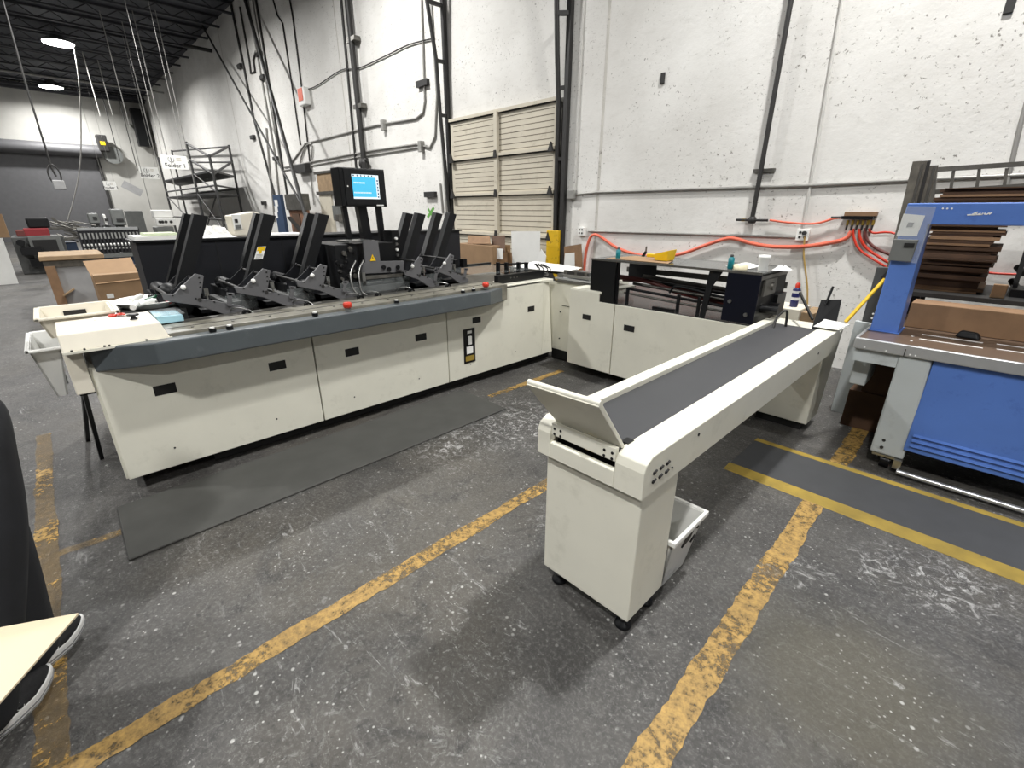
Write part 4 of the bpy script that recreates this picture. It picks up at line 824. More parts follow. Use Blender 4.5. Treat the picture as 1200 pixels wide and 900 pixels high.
# ================================================================== items by the wall behind the conveyor end
wbx = root('carton_stand', 'cream box with a wooden block beside it on a stand between conveyor and wall', 'carton', (-1.1, 4.75, 0))
MB().box(-1.3, -.98, 4.45, 4.9, .001, .62).build('stand_body', 'cream', wbx); MB().box(-1.3, -1.06, 4.47, 4.8, .62, .8).build('carton_body', 'cream2', wbx, .004); MB().box(-1.055, -.96, 4.5, 4.85, .62, .78).build('wood_block', 'wood', wbx, .004)
sp_ = root('spray_can', 'dark blue spray can with a red cap on the cream box by the wall', 'can', (-1.15, 4.6, .8))
MB().lathe([(.03, 0), (.032, .005), (.032, .145), (.026, .16), (.02, .165)], (-1.15, 4.6, .801), 18).build('can_body', 'spray', sp_); MB().lathe([(.02, 0), (.02, .03), (.012, .045)], (-1.15, 4.6, .964), 12).build('cap', 'red', sp_)
q = MB(); q.lathe([(.0325, .12), (.0325, .14)], (-1.15, 4.6, .801), 18); q.lathe([(.0325, .06), (.0325, .085)], (-1.15, 4.6, .801), 18); q.build('can_label', 'paper', sp_)
# ================================================================== WALL SERVICES
def conduit(lbl, pts, r, m='cond', name='conduit', cat='conduit', k=None, off=.03, raw=False):
    off = max(r+.0005, off if k else 0)
    P = [p if raw else W(p[0], p[1], off) for p in pts]
    for p in P: p.z = min(p.z, CEIL-.02)
    if k: P = smooth_path(P, k)
    return tag(MB().tube(P, r, 8).build(name, m), lbl, cat)
def wallpt(px, py, off=.03): return W(px, py, off)
# air drop pipe
pp = root('air_pipe', 'black iron air pipe running down the wall to the manifold valve', 'pipe', (-2.03, 5.74, 1.5))
a = W(885, 255, .06); MB().tube([(-2.03, 5.74, 1.5), (-2.03, 5.74, 6.5)], .024, 10).build('pipe_run', 'pipe', pp)
MB().lathe([(.035, 0), (.045, .02), (.045, .05), (.03, .07)], (-2.03, 5.74, 1.46), 12).build('valve_body', 'pipe', pp)
MB().cyl((-2.2, 5.73, 1.495), (-1.86, 5.73, 1.495), .014, n=10).build('cross_pipe', 'pipe', pp); MB().box(-2.14, -2.1, 5.72, 5.75, 1.48, 1.51).build('fitting', 'brass', pp)
MB().box(-2.12, -1.9, 5.765, 5.795, 1.985, 2.02).build('wall_bracket', 'dsteel', pp)
conduit('thin painted conduit dropping down the wall to the right-hand outlet box', [(997, -60), (941, 268)], .013, 'condw')
ob = root('outlet_box', 'white outlet box with a plug, right of the black air pipe', 'outlet', tuple(W(942, 275, 0)))
def outlet(o, px, py, s):
    c = W(px, py, 0); MB().box(c.x-s, c.x+s, WY-.05, WY-.001, c.z-s, c.z+s).build('box', 'white', o, .004)
    q = MB()
    for dx in (-.4, .4):
        for dz in (-.4, .4): q.cyl((c.x+dx*s, WY-.054, c.z+dz*s), (c.x+dx*s, WY-.05, c.z+dz*s), s*.22, n=10)
    q.build('socket', 'pipe', o); return c
c = outlet(ob, 942, 275, .06); MB().cyl((c.x+.02, WY-.09, c.z+.02), (c.x+.02, WY-.05, c.z+.02), .02, n=10).build('plug', 'pipe', ob)
ob2 = root('outlet_box', 'white outlet box just right of the dock door', 'outlet', tuple(W(683, 271, 0))); outlet(ob2, 683, 271, .06)
conduit('lower horizontal conduit between the two outlet boxes', [(690, 271), (800, 274), (934, 278)], .014)
conduit('upper horizontal conduit crossing the wall behind the blue machine', [(672, 228), (700, 225.5), (960, 217), (1072, 211), (1200, 205), (1300, 201)], .017)
jb = tag(MB().box(W(668, 228).x, W(676, 228).x, WY-.08, WY-.001, W(672, 233).z, W(672, 223).z).build('junction_box', 'cond', None, .004), 'grey junction box at the left end of the upper conduit', 'box')
conduit('thin conduit rising right of the dock door from the junction box', [(686, -40), (674, 224)], .012, 'condw')
conduit('thin conduit at the far right leaning up the wall above the ladder', [(1210, 95), (1195, 150), (1176, 235)], .016)
for (px, py, l) in ((777, 92, 'dark anchor hole in the wall left of the black air pipe'), (1184, 6, 'dark anchor hole at the top right of the wall')):
    c = W(px, py, 0); tag(MB().box(c.x-.03, c.x+.03, WY-.02, WY-.0005, c.z-.06, c.z+.06).build('wall_anchor', 'pipe', None, .008), l, 'anchor')
# hoses
def hose(lbl, pts, r, m, off=.05): return conduit(lbl, pts, r, m, 'air_hose', 'hose', 5, off)
hose('short orange-red hose from the black air pipe to the manifold', [(902, 258), (925, 261), (955, 262), (978, 256), (992, 255)], .011, 'redhose')
hose('long orange-red hose draped along the wall from the manifold to the dock door', [(684, 330), (686, 300), (691, 280), (697, 275), (706, 279), (722, 290), (745, 298), (772, 301), (800, 297), (825, 288), (850, 280), (862, 280), (880, 285), (905, 289), (940, 289), (970, 285), (990, 280), (998, 271)], .021, 'redhose')
mf = root('air_manifold', 'brown air manifold block with a row of brass fittings on the wall', 'manifold', tuple(W(1008, 262, 0)))
c = W(1008, 252, 0)
MB().box(W(991, 252).x, W(1029, 252).x, WY-.07, WY-.001, c.z-.01, c.z+.03).build('wood_strip', 'card2', mf, .003); MB().box(W(989, 252).x, W(1026, 252).x, WY-.09, WY-.02, c.z-.04, c.z-.01).build('manifold_block', 'black', mf)
MB().cyl(W(974, 255, .05), W(992, 255, .05), .012, n=8).build('inlet', 'pipe', mf)
for k in range(6):
    p = W(994+k*6, 258, .06); MB().cyl(p, p-V((0, 0, .045)), .012, n=8).build('brass_fitting', 'brass', mf); MB().cyl(p-V((0, 0, .045)), p-V((0, 0, .09)), .008, n=8).build('hose_tail', 'pipe', mf)
hose('first red hose curving down right from the manifold', [(1000, 268), (1001, 280), (1010, 295), (1044, 316)], .011, 'red'); hose('second red hose curving down right from the manifold', [(1007, 268), (1008, 279), (1018, 293), (1048, 312)], .013, 'red')
hose('dark brown hose curving down right from the manifold', [(1014, 267), (1015, 279), (1025, 290), (1044, 299)], .013, 'dred'); hose('thin red hose running right from the manifold behind the blue frame', [(1018, 268), (1024, 273), (1050, 274), (1100, 300), (1150, 318), (1200, 322)], .01, 'red')
hose('tan cord dropping from the right-hand outlet box to the cartons', [(943, 277), (942, 300), (946, 335), (946, 360)], .009, 'tan')
# fire main left of the screen
fp_ = root('fire_main', 'thick black pipe with clamps running up the wall above the touch screen', 'pipe', tuple(W(427, 190, .12)))
P1 = W(427, 195, .12); MB().tube([P1, (P1.x, P1.y, CEIL-.02)], .06, 12).build('pipe_run', 'pipe', fp_)
q = MB(); c = P1+V((0, 0, .05)); q.ball(c, .13, sc=(1, .9, 1.1)); q.cyl(c+V((-.16, 0, .08)), c+V((.16, 0, .08)), .04, n=10); q.cyl(c+V((.1, -.05, -.1)), c+V((.1, -.05, .02)), .06, n=10); q.build('valve', 'pipe', fp_)
for py in (41, 124):
    c = W(422, py, .12); MB().box(P1.x-.16, P1.x+.2, P1.y-.04, P1.y+.1, c.z-.04, c.z+.04).build('clamp', 'dsteel', fp_)
conduit('thin black pipe just left of the thick fire pipe', [(397, -30), (419, 215)], .028, 'pipe', 'pipe', 'pipe')
conduit('grey conduit running level left of the dock door and bending up', [(340, 193), (358, 168), (375, 164), (440, 147), (488, 139), (496, 132), (498, 118), (494, 0)], .021)
conduit('second grey conduit bending up beside the dock door track', [(333, 196), (400, 183), (440, 176), (488, 169), (504, 173), (510, 160), (512, 110), (505, 0)], .021)
conduit('grey conduit below the second, ending above the touch screen', [(331, 200), (355, 196), (420, 184), (440, 181), (500, 171)], .018)
for (px, py, l) in ((452, 147, 'small grey fitting on the upper conduit right of the fire pipe'), (496, 172, 'small grey fitting at the end of the lower conduit near the door track')):
    c = W(px, py, .0); tag(MB().box(c.x-.05, c.x+.05, WY-.1, WY-.001, c.z-.1, c.z+.1).build('conduit_fitting', 'cond', None, .01), l, 'fitting')
for (px, py, l) in ((497, 98, 'dark wall bracket high left of the dock door'), (506, 228, 'dark wall bracket left of the dock door above the black hopper guides')):
    c = W(px, py, 0); tag(MB().box(c.x-.18, c.x+.18, WY-.07, WY-.001, c.z-.05, c.z+.05).build('wall_bracket', 'pipe'), l, 'bracket')
conduit('thin conduit pair line beside the dock door track', [(516, 215), (519, 250)], .02, 'cond')
conduit('first thin vertical conduit left of the dock door track', [(513, 100), (523, 252)], .02, 'condw')
conduit('black drooping cable across the wall between fire pipe and dock door', [(360, 105), (372, 100), (400, 82), (420, 80), (455, 64), (480, 52), (508, 45)], .012, 'pipe', 'cable', 'cable', 4)
# green tape cross
gt = root('tape_cross', 'green tape cross stuck on the wall above the right feeders', 'tape mark', tuple(W(505, 248, 0)))
MB().bar(W(501, 255, .004), W(508.5, 243, .004), .06, .002, up=(0, 1, 0)).build('tape_strip', 'lgreen', gt); MB().bar(W(509, 257, .007), W(501.5, 244.5, .007), .05, .002, up=(0, 1, 0)).build('tape_strip', 'lgreen', gt)
# red alarm box
al = root('alarm_box', 'red and white alarm box high on the wall left of the fire pipe', 'alarm', tuple(W(361, 115, 0)))
c = W(360, 114, 0); MB().box(c.x-.22, c.x+.22, WY-.16, WY-.001, c.z-.2, c.z+.2).build('alarm_housing', 'white', al, .02); MB().box(c.x-.16, c.x+.12, WY-.17, WY-.16, c.z-.1, c.z+.18).build('alarm_face', 'redhose', al)
conduit('vertical thin black pipe left of the red alarm box', [(316, -20), (320, 0), (325, 18), (331, 27), (345, 120), (352, 170)], .02, 'pipe', 'pipe', 'pipe')
conduit('vertical thin black pipe running to the red alarm box', [(336, -20), (343, 20), (353, 100), (363, 190)], .02, 'pipe', 'pipe', 'pipe')
conduit('grey electrical drop line above the narrow door', [(358, 200), (352, 190), (358, 172), (366, 171), (364, 200), (368, 240)], .02, 'cond', 'conduit', 'conduit', 3)
c = W(380, 196, 0)
tag(MB().box(W(352, 200).x, W(366, 200).x, WY-.2, WY-.001, W(358, 203).z, W(358, 193).z).build('cable_gutter', 'pipe', None, .01), 'dark gutter box over the cables left of the beige transom window', 'box')
sw = root('switch_box', 'grey disconnect switch on the wall left of the touch screen', 'switch', tuple(W(399, 252, 0)))
c = W(398, 250, 0); MB().box(c.x-.16, c.x+.16, WY-.12, WY-.001, c.z-.18, c.z+.2).build('switch_housing', 'mgrey', sw, .01); MB().box(c.x+.1, c.x+.3, WY-.18, WY-.06, c.z-.2, c.z-.02).build('switch_lever', 'dsteel', sw, .01)
# bundle of service pipes at the left
for (pts, r, l) in (([(267, -15), (286, 80), (297, 138), (331, 262)], .035, 'black riser pipe at the left of the pipe bundle'), ([(281, 8), (292, 70), (294, 86), (299, 84), (297, 70), (300, 60)], .028, 'black pipe with an offset bend in the pipe bundle'),
        ([(299, -5), (322, 140), (340, 250)], .03, 'thin dark conduit at the right of the pipe bundle'), ([(290, 0), (306, 90), (322, 180), (328, 240)], .03, 'grey conduit in the middle of the pipe bundle'),
        ([(312, 150), (316, 200), (322, 260)], .03, 'short grey conduit low in the pipe bundle'), ([(296, 0), (311, 92), (330, 200)], .02, 'second grey conduit in the middle of the pipe bundle')):
    conduit(l, pts, r, 'pipe' if 'black' in l or 'dark' in l else 'cond', 'service_pipe', 'pipe')
for (px, py, l) in ((283, 78, 'lower dark clamp on the left riser pipe'), (306, 64, 'dark clamp in the middle of the pipe bundle'), (310, 91, 'small dark clamp under the middle pipe clamp'), (325, 186, 'dark clamp low on the pipe bundle'), (298, 161, 'dark clamp beside the scaffold shadow'), (311, 238, 'lowest dark clamp behind the white housing')):
    c = W(px, py, 0); tag(MB().box(c.x-.16, c.x+.16, WY-.1, WY-.001, c.z-.06, c.z+.06).build('pipe_clamp', 'pipe', None, .02), l, 'clamp')
Pb = ony(356, 246, 4.6); Pt = ony(286, -5, 5.6); Pt = Pt if Pt.z < CEIL-.1 else Pb+(Pt-Pb)*((CEIL-.1-Pb.z)/(Pt.z-Pb.z)); dq = (Pt-Pb).normalized(); Pf = Pb-dq*(Pb.z/dq.z)
tag(MB().tube([Pf, Pt], .045, 8).build('leaning_pole', 'pipe'), 'long thick black pole leaning against the wall in front of the pipe bundle', 'pole')
Pb = ony(358, 248, 4.9); Pt = ony(236, 28, 5.55); Pt = Pt if Pt.z < CEIL-.1 else Pb+(Pt-Pb)*((CEIL-.1-Pb.z)/(Pt.z-Pb.z)); dq = (Pt-Pb).normalized(); Pf = Pb-dq*(Pb.z/dq.z)
tag(MB().tube([Pf, Pt], .03, 8).build('leaning_pole', 'pipe'), 'long thin black pole slanting from the ceiling corner behind the scaffold side', 'pole')
# blue container and brown cabinet right of the scaffold
bc = root('blue_cabinet', 'dull blue steel cabinet with white squares beside the pipe bundle', 'cabinet', (-17, 5.3, 0))
bx0, bx1 = ony(320, 235, 5.3).x, ony(336, 235, 5.3).x; zt = ony(326, 228, 5.3).z
MB().box(bx0, bx1-.5, 5.3, 5.4, .001, zt).build('cabinet_body', 'oldblue', bc, .01)
q = MB()
for k in range(3): c = ony(324, 238+k*7, 5.3); q.box(c.x-.12, c.x+.12, 5.29, 5.3, c.z-.09, c.z+.09)
q.build('white_square', 'white', bc)
rc_ = root('rusty_cabinet', 'open rusty brown steel cabinet right of the dull blue cabinet', 'cabinet', (-15, 5.3, 0))
x0 = ony(336, 235, 5.3).x; x1 = ony(356, 235, 5.3).x; zt = ony(350, 228, 5.3).z
MB().box(x0, x1, 5.32, 5.42, .001, zt).build('cabinet_body', 'rust', rc_, .01); MB().box(x0-.02, x1+.02, 5.26, 5.45, zt-.4, zt+.02).build('cabinet_hood', 'dsteel', rc_); MB().box(x0+.2, x1-.5, 5.3, 5.32, .8, zt-.5).build('dark_opening', 'cardd', rc_)
MB().bar((x0+.1, 5.26, zt-.6), (x1-.3, 5.26, 1.0), .12, .05).build('slanting_bar', 'pipe', rc_)
# ================================================================== things leaning by the dock door
LB = root('work_bench', 'low dark bench behind the machine carrying cartons and papers', 'bench', (-5.6, 5.1, 0))
MB().box(-7.2, -4.05, 4.75, 5.64, .5, .55).build('bench_top', 'blackm', LB, .004)
for x in (-7.1, -4.2):
    for y in (4.8, 5.5): MB().bar((x, y, 0), (x, y, .5), .05).build('leg', 'blackm', LB)
def leaf(name, lbl, cat, pts, Y, m, t=.006, z0=.552):
    P = [ony(px, py, Y) for px, py in pts]; zz = min(p.z for p in P); 
    for p in P:
        if abs(p.z-zz) < .14: p.z = z0 if name != 'brown_fibreboard' else z0
    return tag(MB().sheet(P, -t).build(name, m), lbl, cat)
cbx = root('cardboard_box', 'open tan cardboard box with raised flaps below the dock door', 'box', (-6.3, 5.1, .552))
a = ony(533, 285, 5.0); b = ony(577, 287, 5.0); c = ony(593, 277, 5.3)
MB().box(a.x, b.x, 5.0, 5.4, .552, a.z).build('box_body', 'card', cbx, .004); MB().box(b.x+.002, c.x+.05, 5.1, 5.4, .552, .95).build('box_extension', 'card2', cbx)
MB().sheet([ony(549, 286, 5.05), ony(575, 286, 5.05), ony(574, 277, 5.2), ony(548, 276, 5.2)], .006).build('box_flap', 'card2', cbx)
MB().sheet([ony(577, 296, 5.1), ony(592, 296, 5.1), ony(592, 276, 5.3), ony(577, 277, 5.3)], .006).build('box_flap', 'cardd', cbx)
MB().box(ony(577, 300, 5.09).x, ony(589, 300, 5.09).x, 5.088, 5.1, ony(580, 303, 5.09).z, ony(580, 291, 5.09).z).build('shipping_label', 'paper', cbx)
leaf('foam_board', 'large white foam board leaning on the dock door', 'board', [(601, 324), (632, 322), (633, 271), (599, 271)], 5.25, 'white')
leaf('paper_sheet', 'white paper sheet propped in front of the large white foam board', 'paper', [(618, 330), (634, 322), (640, 300), (634, 292)], 5.05, 'paper')
tag(MB().box(ony(640, 290, 5.67).x, ony(654, 290, 5.67).x, 5.67, 5.72, 0.001, ony(645, 270, 5.67).z).build('yellow_post', 'ywall', None, .006), 'yellow painted steel post at the right foot of the dock door', 'post')
leaf('brown_fibreboard', 'brown fibreboard panel leaning at the wall under the orange hose', 'panel', [(662, 325), (684, 325), (681, 286), (661, 289)], 5.6, 'card2', .01)
leaf('small_white_board', 'small white board in front of the brown fibreboard panel', 'panel', [(660, 325), (674, 325), (673, 296), (662, 297)], 5.4, 'white')
tag(MB().lathe([(.02, 0), (.34, .02), (.36, .06), (.3, .2), (.12, .26), (.02, .27)], (-4.72, 5.0, .552), 24).build('black_drum', 'blackm'), 'round black cover behind the papers in the machine corner', 'cover')
ptab = root('paper_table', 'low steel stand in the machine corner covered with white sheets', 'stand', (-4.2, 4.6, 0))
MB().box(-4.6, -3.4, 4.4, 4.74, .86, .88).build('stand_top', 'dsteel', ptab); 
for x in (-4.55, -3.45):
    for y in (4.43, 4.7): MB().bar((x, y, 0), (x, y, .86), .04).build('leg', 'dsteel', ptab)
tag(MB().sheet([(-4.5, 4.4, .885), (-3.5, 4.42, .885), (-3.6, 4.7, .92), (-4.4, 4.72, .94)], .004).build('paper_sheet', 'paper'), 'wide white sheet lying on the stand in the machine corner', 'paper')
tag(MB().sheet([(-4.1, 4.3, .90), (-3.6, 4.35, .90), (-3.5, 4.6, .935), (-3.9, 4.6, .95)], .004).build('paper_sheet', 'paper'), 'second white sheet on top of the wide sheet in the machine corner', 'paper')
# ================================================================== LEFT BACKGROUND
# timber crate and carton
cr = root('wooden_crate', 'wooden crate with a film wrapped load behind the cream tote', 'crate', (-10.4, .2, 0))
x0, x1, y0, y1 = -11.2, -10.1, -.13, .55
q = MB()
MB().box(x0-.03, x1+.03, y0-.03, y1+.05, .86, .93).build('crate_lid', 'wood', cr, .01)
MB().box(x0-.0, x1+.0, y0, y1+.03, .76, .86).build('lid_packing', 'woodd', cr)
for y in (y0+.04,): MB().box(x1-.02, x1+.03, y0, y0+.12, .12, .78).build('corner_board', 'card2', cr)
MB().box(x0+.04, x1-.02, y0+.02, y1, .14, .76).build('wrapped_load', 'tubin', cr); MB().bar((x1+.01, y0+.1, .33), (x1+.01, y0+.25, .42), .09, .02).build('brace', 'wood', cr)
MB().box(x1-.05, x1+.05, y0, y1+.03, .02, .14).build('pallet_board', 'wood', cr); MB().box(x0, x0+.1, y0, y1+.03, .001, .14).build('pallet_board', 'wood', cr); MB().box(x1-.1, x1, y0+.05, y0+.15, .0, .03).build('pallet_block', 'woodd', cr)
bx_ = root('cardboard_box', 'large tan cardboard box beside the wooden crate, its flap raised', 'box', (-9.2, .6, 0))
MB().box(-9.5, -8.8, .34, .85, .14, .73).build('box_body', 'card', bx_, .006); MB().sheet([(-8.79, .34, .6), (-8.79, .86, .62), (-9.3, .86, .9), (-9.3, .3, .88)], .012).build('box_flap', 'card', bx_); MB().box(-8.8, -8.795, .42, .5, .4, .46).build('box_label', 'paper', bx_); MB().box(-9.5, -8.8, .34, .85, .001, .14).build('pallet', 'wood', bx_)
# sheet machine (grey) with red crates
om = root('grey_machine', 'old grey machine with a dark hatch far left in the background', 'machine', (-17.3, -.2, 0))
def fx(px, py, X): return onx(px, py, X)
X = -17.6
a = fx(12, 278, X); b = fx(74, 277, X)
MB().box(X-1.2, X, a.y, b.y, .001, a.z).build('machine_body', 'dgrey', om, .02); MB().box(X, X+.12, fx(40, 300, X).y, fx(78, 300, X).y, .25, a.z+.02).build('hatch_frame', 'mgrey', om, .01); MB().box(X+.12, X+.14, fx(44, 300, X).y, fx(72, 300, X).y, .35, a.z-.08).build('hatch', 'dark', om)
q = MB(); q.box(X, X+.3, a.y+.1, a.y+.5, .5, .68); q.box(X, X+.2, a.y+.2, a.y+.7, .2, .4); q.cyl((X, a.y+.15, .8), (X+.25, a.y+.15, .8), .08); q.build('gear_housing', 'blackm', om)
for (p0_, p1_, zz, h, m, l) in ((30, 60, 278, .2, 'redc', 'dark red crate on top of the old grey machine'), (20, 31, 277, .16, 'dred', 'small maroon bin left of the larger dark red crate'),):
    c0 = fx(p0_, zz, X-.1); c1 = fx(p1_, zz, X-.1); tag(MB().box(X-.6, X-.1, c0.y, c1.y, a.z+.001, a.z+h).build('crate', m, None, .02), l, 'crate')
c0 = fx(31, 262, X-.1); c1 = fx(58, 262, X-.1); tag(MB().box(X-.55, X-.15, c0.y, c1.y, a.z+.2+.001, a.z+.46).build('black_case', 'blackm', None, .04), 'black case on top of the dark red crate', 'case')
fd = root('white_panel_cart', 'leaning white door panel at the far left edge', 'panel', (-15.5, -1.2, 0))
X2 = -15.5; MB().hexa([(X2, -1.9, .001), (X2, fx(17, 320, X2).y, .001), (X2-.08, fx(17, 320, X2).y, .001), (X2-.08, -1.9, .001)], [(X2, -1.9, 1.0), (X2, fx(5, 285, X2).y, 1.0), (X2-.08, fx(5, 285, X2).y, 1.0), (X2-.08, -1.9, 1.0)]).build('panel_body', 'white', fd); MB().box(X2-.1, X2, -1.9, fx(6, 262, X2).y, 1.01, 1.5).build('upper_panel', 'card', fd)
rk = root('folding_machine', 'long black roller rack of a folding machine far in the background', 'machine', (-18, 1.4, 0))
X = -17.5; a = fx(90, 268, X); b = fx(161, 267, X); lo = fx(95, 298, X)
MB().box(X, X+.06, a.y, b.y, a.z-.05, a.z+.02).build('rack_top', 'bsteel', rk); MB().box(X-.3, X-.05, a.y, b.y, lo.z, a.z-.05).build('rack_back', 'rack', rk)
q = MB(); n = 17
for i in range(n): y = a.y+(b.y-a.y)*i/(n-1); q.box(X, X+.05, y-.02, y+.02, lo.z, a.z)
q.build('rack_bars', 'rack', rk)
q = MB()
for i in range(n-1):
    y = a.y+(b.y-a.y)*(i+.5)/(n-1)
    MB().ball((X, y, lo.z+.22), .045, 8, 6).build('roller', 'white', rk); MB().box(X-.04, X, y-.03, y+.03, a.z-.28, a.z-.12).build('roller_tab', 'white', rk); MB().ball((X, y, lo.z+.12), .03, 8, 6).build('roller', 'white', rk)
MB().box(X-.2, X+.08, a.y, b.y, lo.z-.12, lo.z-.02).build('lower_rail', 'mgrey', rk); MB().box(X-.8, X-.1, a.y, b.y+.1, .1, lo.z-.12).build('lower_body', 'oldblue', rk)
MB().box(X-.9, X-.3, fx(77, 300, X).y, fx(95, 300, X).y, .3, lo.z+.3).build('side_box', 'oldblue', rk)
for yy in (a.y+.1, b.y-.1): MB().box(X-.7, X-.5, yy-.1, yy+.1, .001, .12).build('leg', 'pipe', rk)
q = MB(); rnd = random.Random(9)
for k in range(16):
    p = fx(58+rnd.random()*30, 258+rnd.random()*20, X-.4); q.tube([p, p+V((.1, .3+rnd.random()*.4, -.25*rnd.random()))], .018, 6)
q.bar(fx(60, 255, X-.4), fx(92, 278, X-.4), .06); q.bar(fx(75, 280, X-.4), fx(92, 278, X-.4), .5, .06); q.build('feed_arms', 'dsteel', rk)
# head units above rack
for (x0_, x1_, y0_, y1_, m, l) in ((102, 118, 250, 262, 'mgrey', 'grey control head standing behind the roller rack, leftmost'), (120, 127, 251, 264, 'white', 'white control head standing behind the roller rack'), (128, 149, 245, 264, 'mgrey', 'grey control head with dark slots behind the roller rack')):
    X3 = -19.5; c0 = fx(x0_, y0_, X3); c1 = fx(x1_, y1_, X3); t = root('control_head', l, 'machine head', (X3, (c0.y+c1.y)/2, 0))
    MB().box(X3-.4, X3, c0.y, c1.y, c1.z, c0.z).build('head_body', m, t, .03); MB().box(X3, X3+.02, c0.y+.1, c1.y-.05, c1.z+.12, c1.z+.2).build('head_slot', 'pipe', t); MB().box(X3-.3, X3-.1, (c0.y+c1.y)/2-.1, (c0.y+c1.y)/2+.1, .001, c1.z).build('head_column', 'dgrey', t)
X4 = -24; c0 = fx(146, 247, X4); c1 = fx(172, 268, X4); tag(MB().box(X4-.3, X4, c0.y, c1.y, .001, c0.z).build('upright_board', 'mgrey', None, .02), 'plain grey upright board behind the roller rack', 'panel')
X5 = -15; t = root('folder_console', 'grey console with a white button strip behind the black cabinet', 'console', (X5, 3.0, 0))
c0 = fx(182, 265, X5); c1 = fx(208, 285, X5); MB().box(X5-.5, X5, c0.y, c1.y, .001, c0.z-.02).build('console_body', 'mgrey', t, .02)
c0 = fx(182, 256, X5); c1 = fx(207, 264, X5); MB().box(X5-.1, X5+.05, c0.y, c1.y, c1.z, c0.z).build('button_strip', 'white', t, .01)
q = MB()
for px in (187, 190, 194, 200): p = fx(px, 260, X5); q.cyl((X5+.04, p.y, p.z), (X5+.07, p.y, p.z), .035, n=8)
q.build('button', 'pipe', t); MB().box(X5-.5, X5-.1, c0.y, c1.y, c0.z+.02, c0.z+.2).build('console_hood', 'white', t, .02)
# scaffold
sf = root('scaffold', 'dark rolling scaffold tower with two platforms against the wall', 'scaffold', (-18, 4.9, 0))
# corner posts: front-left, front-right (near wall x bigger), back ones
YA, YB = 4.2, 5.5
fl = ony(218, 166, YA); frt = ony(245, 180, YA); brt = ony(268, 170, YB); blt = ony(201, 175, YB)
fz = 3.6
def spost(x, y, z): MB().tube([(x, y, 0), (x, y, z)], .04, 8).build('post', 'scaf', sf)
XA = ony(250, 258, YA).x; XB = ony(213, 180, YA).x
X_r, X_l = -16.3, -18.8
X_r = ony(277, 226, YB).x; 
posts = {'a': (-19.6, YA, 3.9), 'b': (-16.6, YA, 2.9), 'c': (-20.0, YB, 3.8), 'd': (X_r, YB, 4.0)}
pxs = {'a': ((218, 166), YA), 'b': ((245, 181), YA), 'c': ((201, 176), YB), 'd': ((268, 170), YB)}
top = {}
for k_, ((px, py), Y) in pxs.items():
    p = ony(px, py, Y); top[k_] = p; spost(p.x, p.y, p.z)
m5 = ony(185, 184, YA); spost(m5.x, m5.y, m5.z)
def plat(z, nm):
    MB().hexa([(m5.x, YA, z-.06), (top['b'].x, YA, z-.06), (top['d'].x, YB, z-.06), (top['c'].x, YB, z-.06)], [(m5.x, YA, z), (top['b'].x, YA, z), (top['d'].x, YB, z), (top['c'].x, YB, z)]).build(nm, 'scaf', sf)
plat(2.75, 'platform'); plat(2.1, 'platform')
for (p, q_) in (('a', 'b'), ('c', 'd'), ('b', 'd')):
    for dz in (-.05, -.55):
        a = top[p]+V((0, 0, dz)); b = top[q_]+V((0, 0, dz)); MB().tube([a, b], .035, 6).build('guard_rail', 'scaf', sf)
for z in (.5, 1.3, 2.3): MB().tube([(m5.x, YA, z), (top['b'].x, YA, z)], .03, 6).build('ledger', 'scaf', sf); MB().tube([(top['c'].x, YB, z), (top['d'].x, YB, z)], .03, 6).build('ledger', 'scaf', sf); MB().tube([(top['b'].x, YA, z), (top['d'].x, YB, z)], .03, 6).build('ledger', 'scaf', sf)
for (a, b) in (((m5.x, YA, 2.1), (top['a'].x, YA, .6)), ((top['a'].x, YA, 2.1), (top['b'].x, YA, .9)), ((top['a'].x, YA, .9), (top['b'].x, YA, 2.1)), ((top['a'].x, YA, 2.75), (top['b'].x, YA, 2.1))): MB().tube([a, b], .025, 6).build('brace', 'scaf', sf)
# hanging signs
def sign(x, px0, py0, px1, py1, body, lbl, tilt=0):
    a = fx(px0, py0, x); b = fx(px1, py1, x); t = root('hanging_sign', lbl, 'sign', (x, (a.y+b.y)/2, b.z)); w = b.y-a.y; h = a.z-b.z
    MB().box(x-.01, x, a.y, b.y, b.z, a.z).build('sign_board', 'paper', t)
    cy = (a.y+b.y)/2; Mx = Matrix(((0, 0, 1, x+.002), (1, 0, 0, cy), (0, 1, 0, b.z+h*.26), (0, 0, 0, 1)))
    if body: text('sign_lettering', body, 'pipe', h*.42, Mx, t)
    # emblem: a ring with a slim upright mark, and faint rules
    q = MB(); ce = V((x+.002, cy-w*.12, b.z+h*.7)); R_ = h*.2
    q.tube([ce+V((0, R_*math.cos(2.2+k*.42), R_*math.sin(2.2+k*.42))) for k in range(12)], h*.014, 5); q.bar(ce-V((0, 0, R_*.7)), ce+V((0, 0, R_*.7)), h*.05, .004); q.build('sign_emblem', 'pipe', t)
    q = MB()
    for k in range(3): q.box(x, x+.002, cy+w*.08, cy+w*.26, b.z+h*(.62+.09*k), b.z+h*(.64+.09*k))
    q.build('sign_rules', 'mats', t)
    for yy in (a.y+w*.1, b.y-w*.1): MB().tube([(x, yy, a.z), (x, yy, CEIL-.5)], .006, 5).build('sign_wire', 'cond', t)
sign(-18, 187, 181, 222, 199, 'Folder 1', 'white sign reading Folder 1 hanging before the scaffold')
sign(-22, 162, 195, 188, 210, 'Folder 2', 'white sign reading Folder 2 hanging left of the scaffold')
sign(-30, 120, 212, 138, 223, 'Folder 3', 'small white sign hanging before the edge of the dark roll-up door')
t = root('tilted_sign', 'small tilted grey sign hanging between the two smaller white signs', 'sign', (-28, 3.4, 2.3)); p = fx(155, 221, -28)
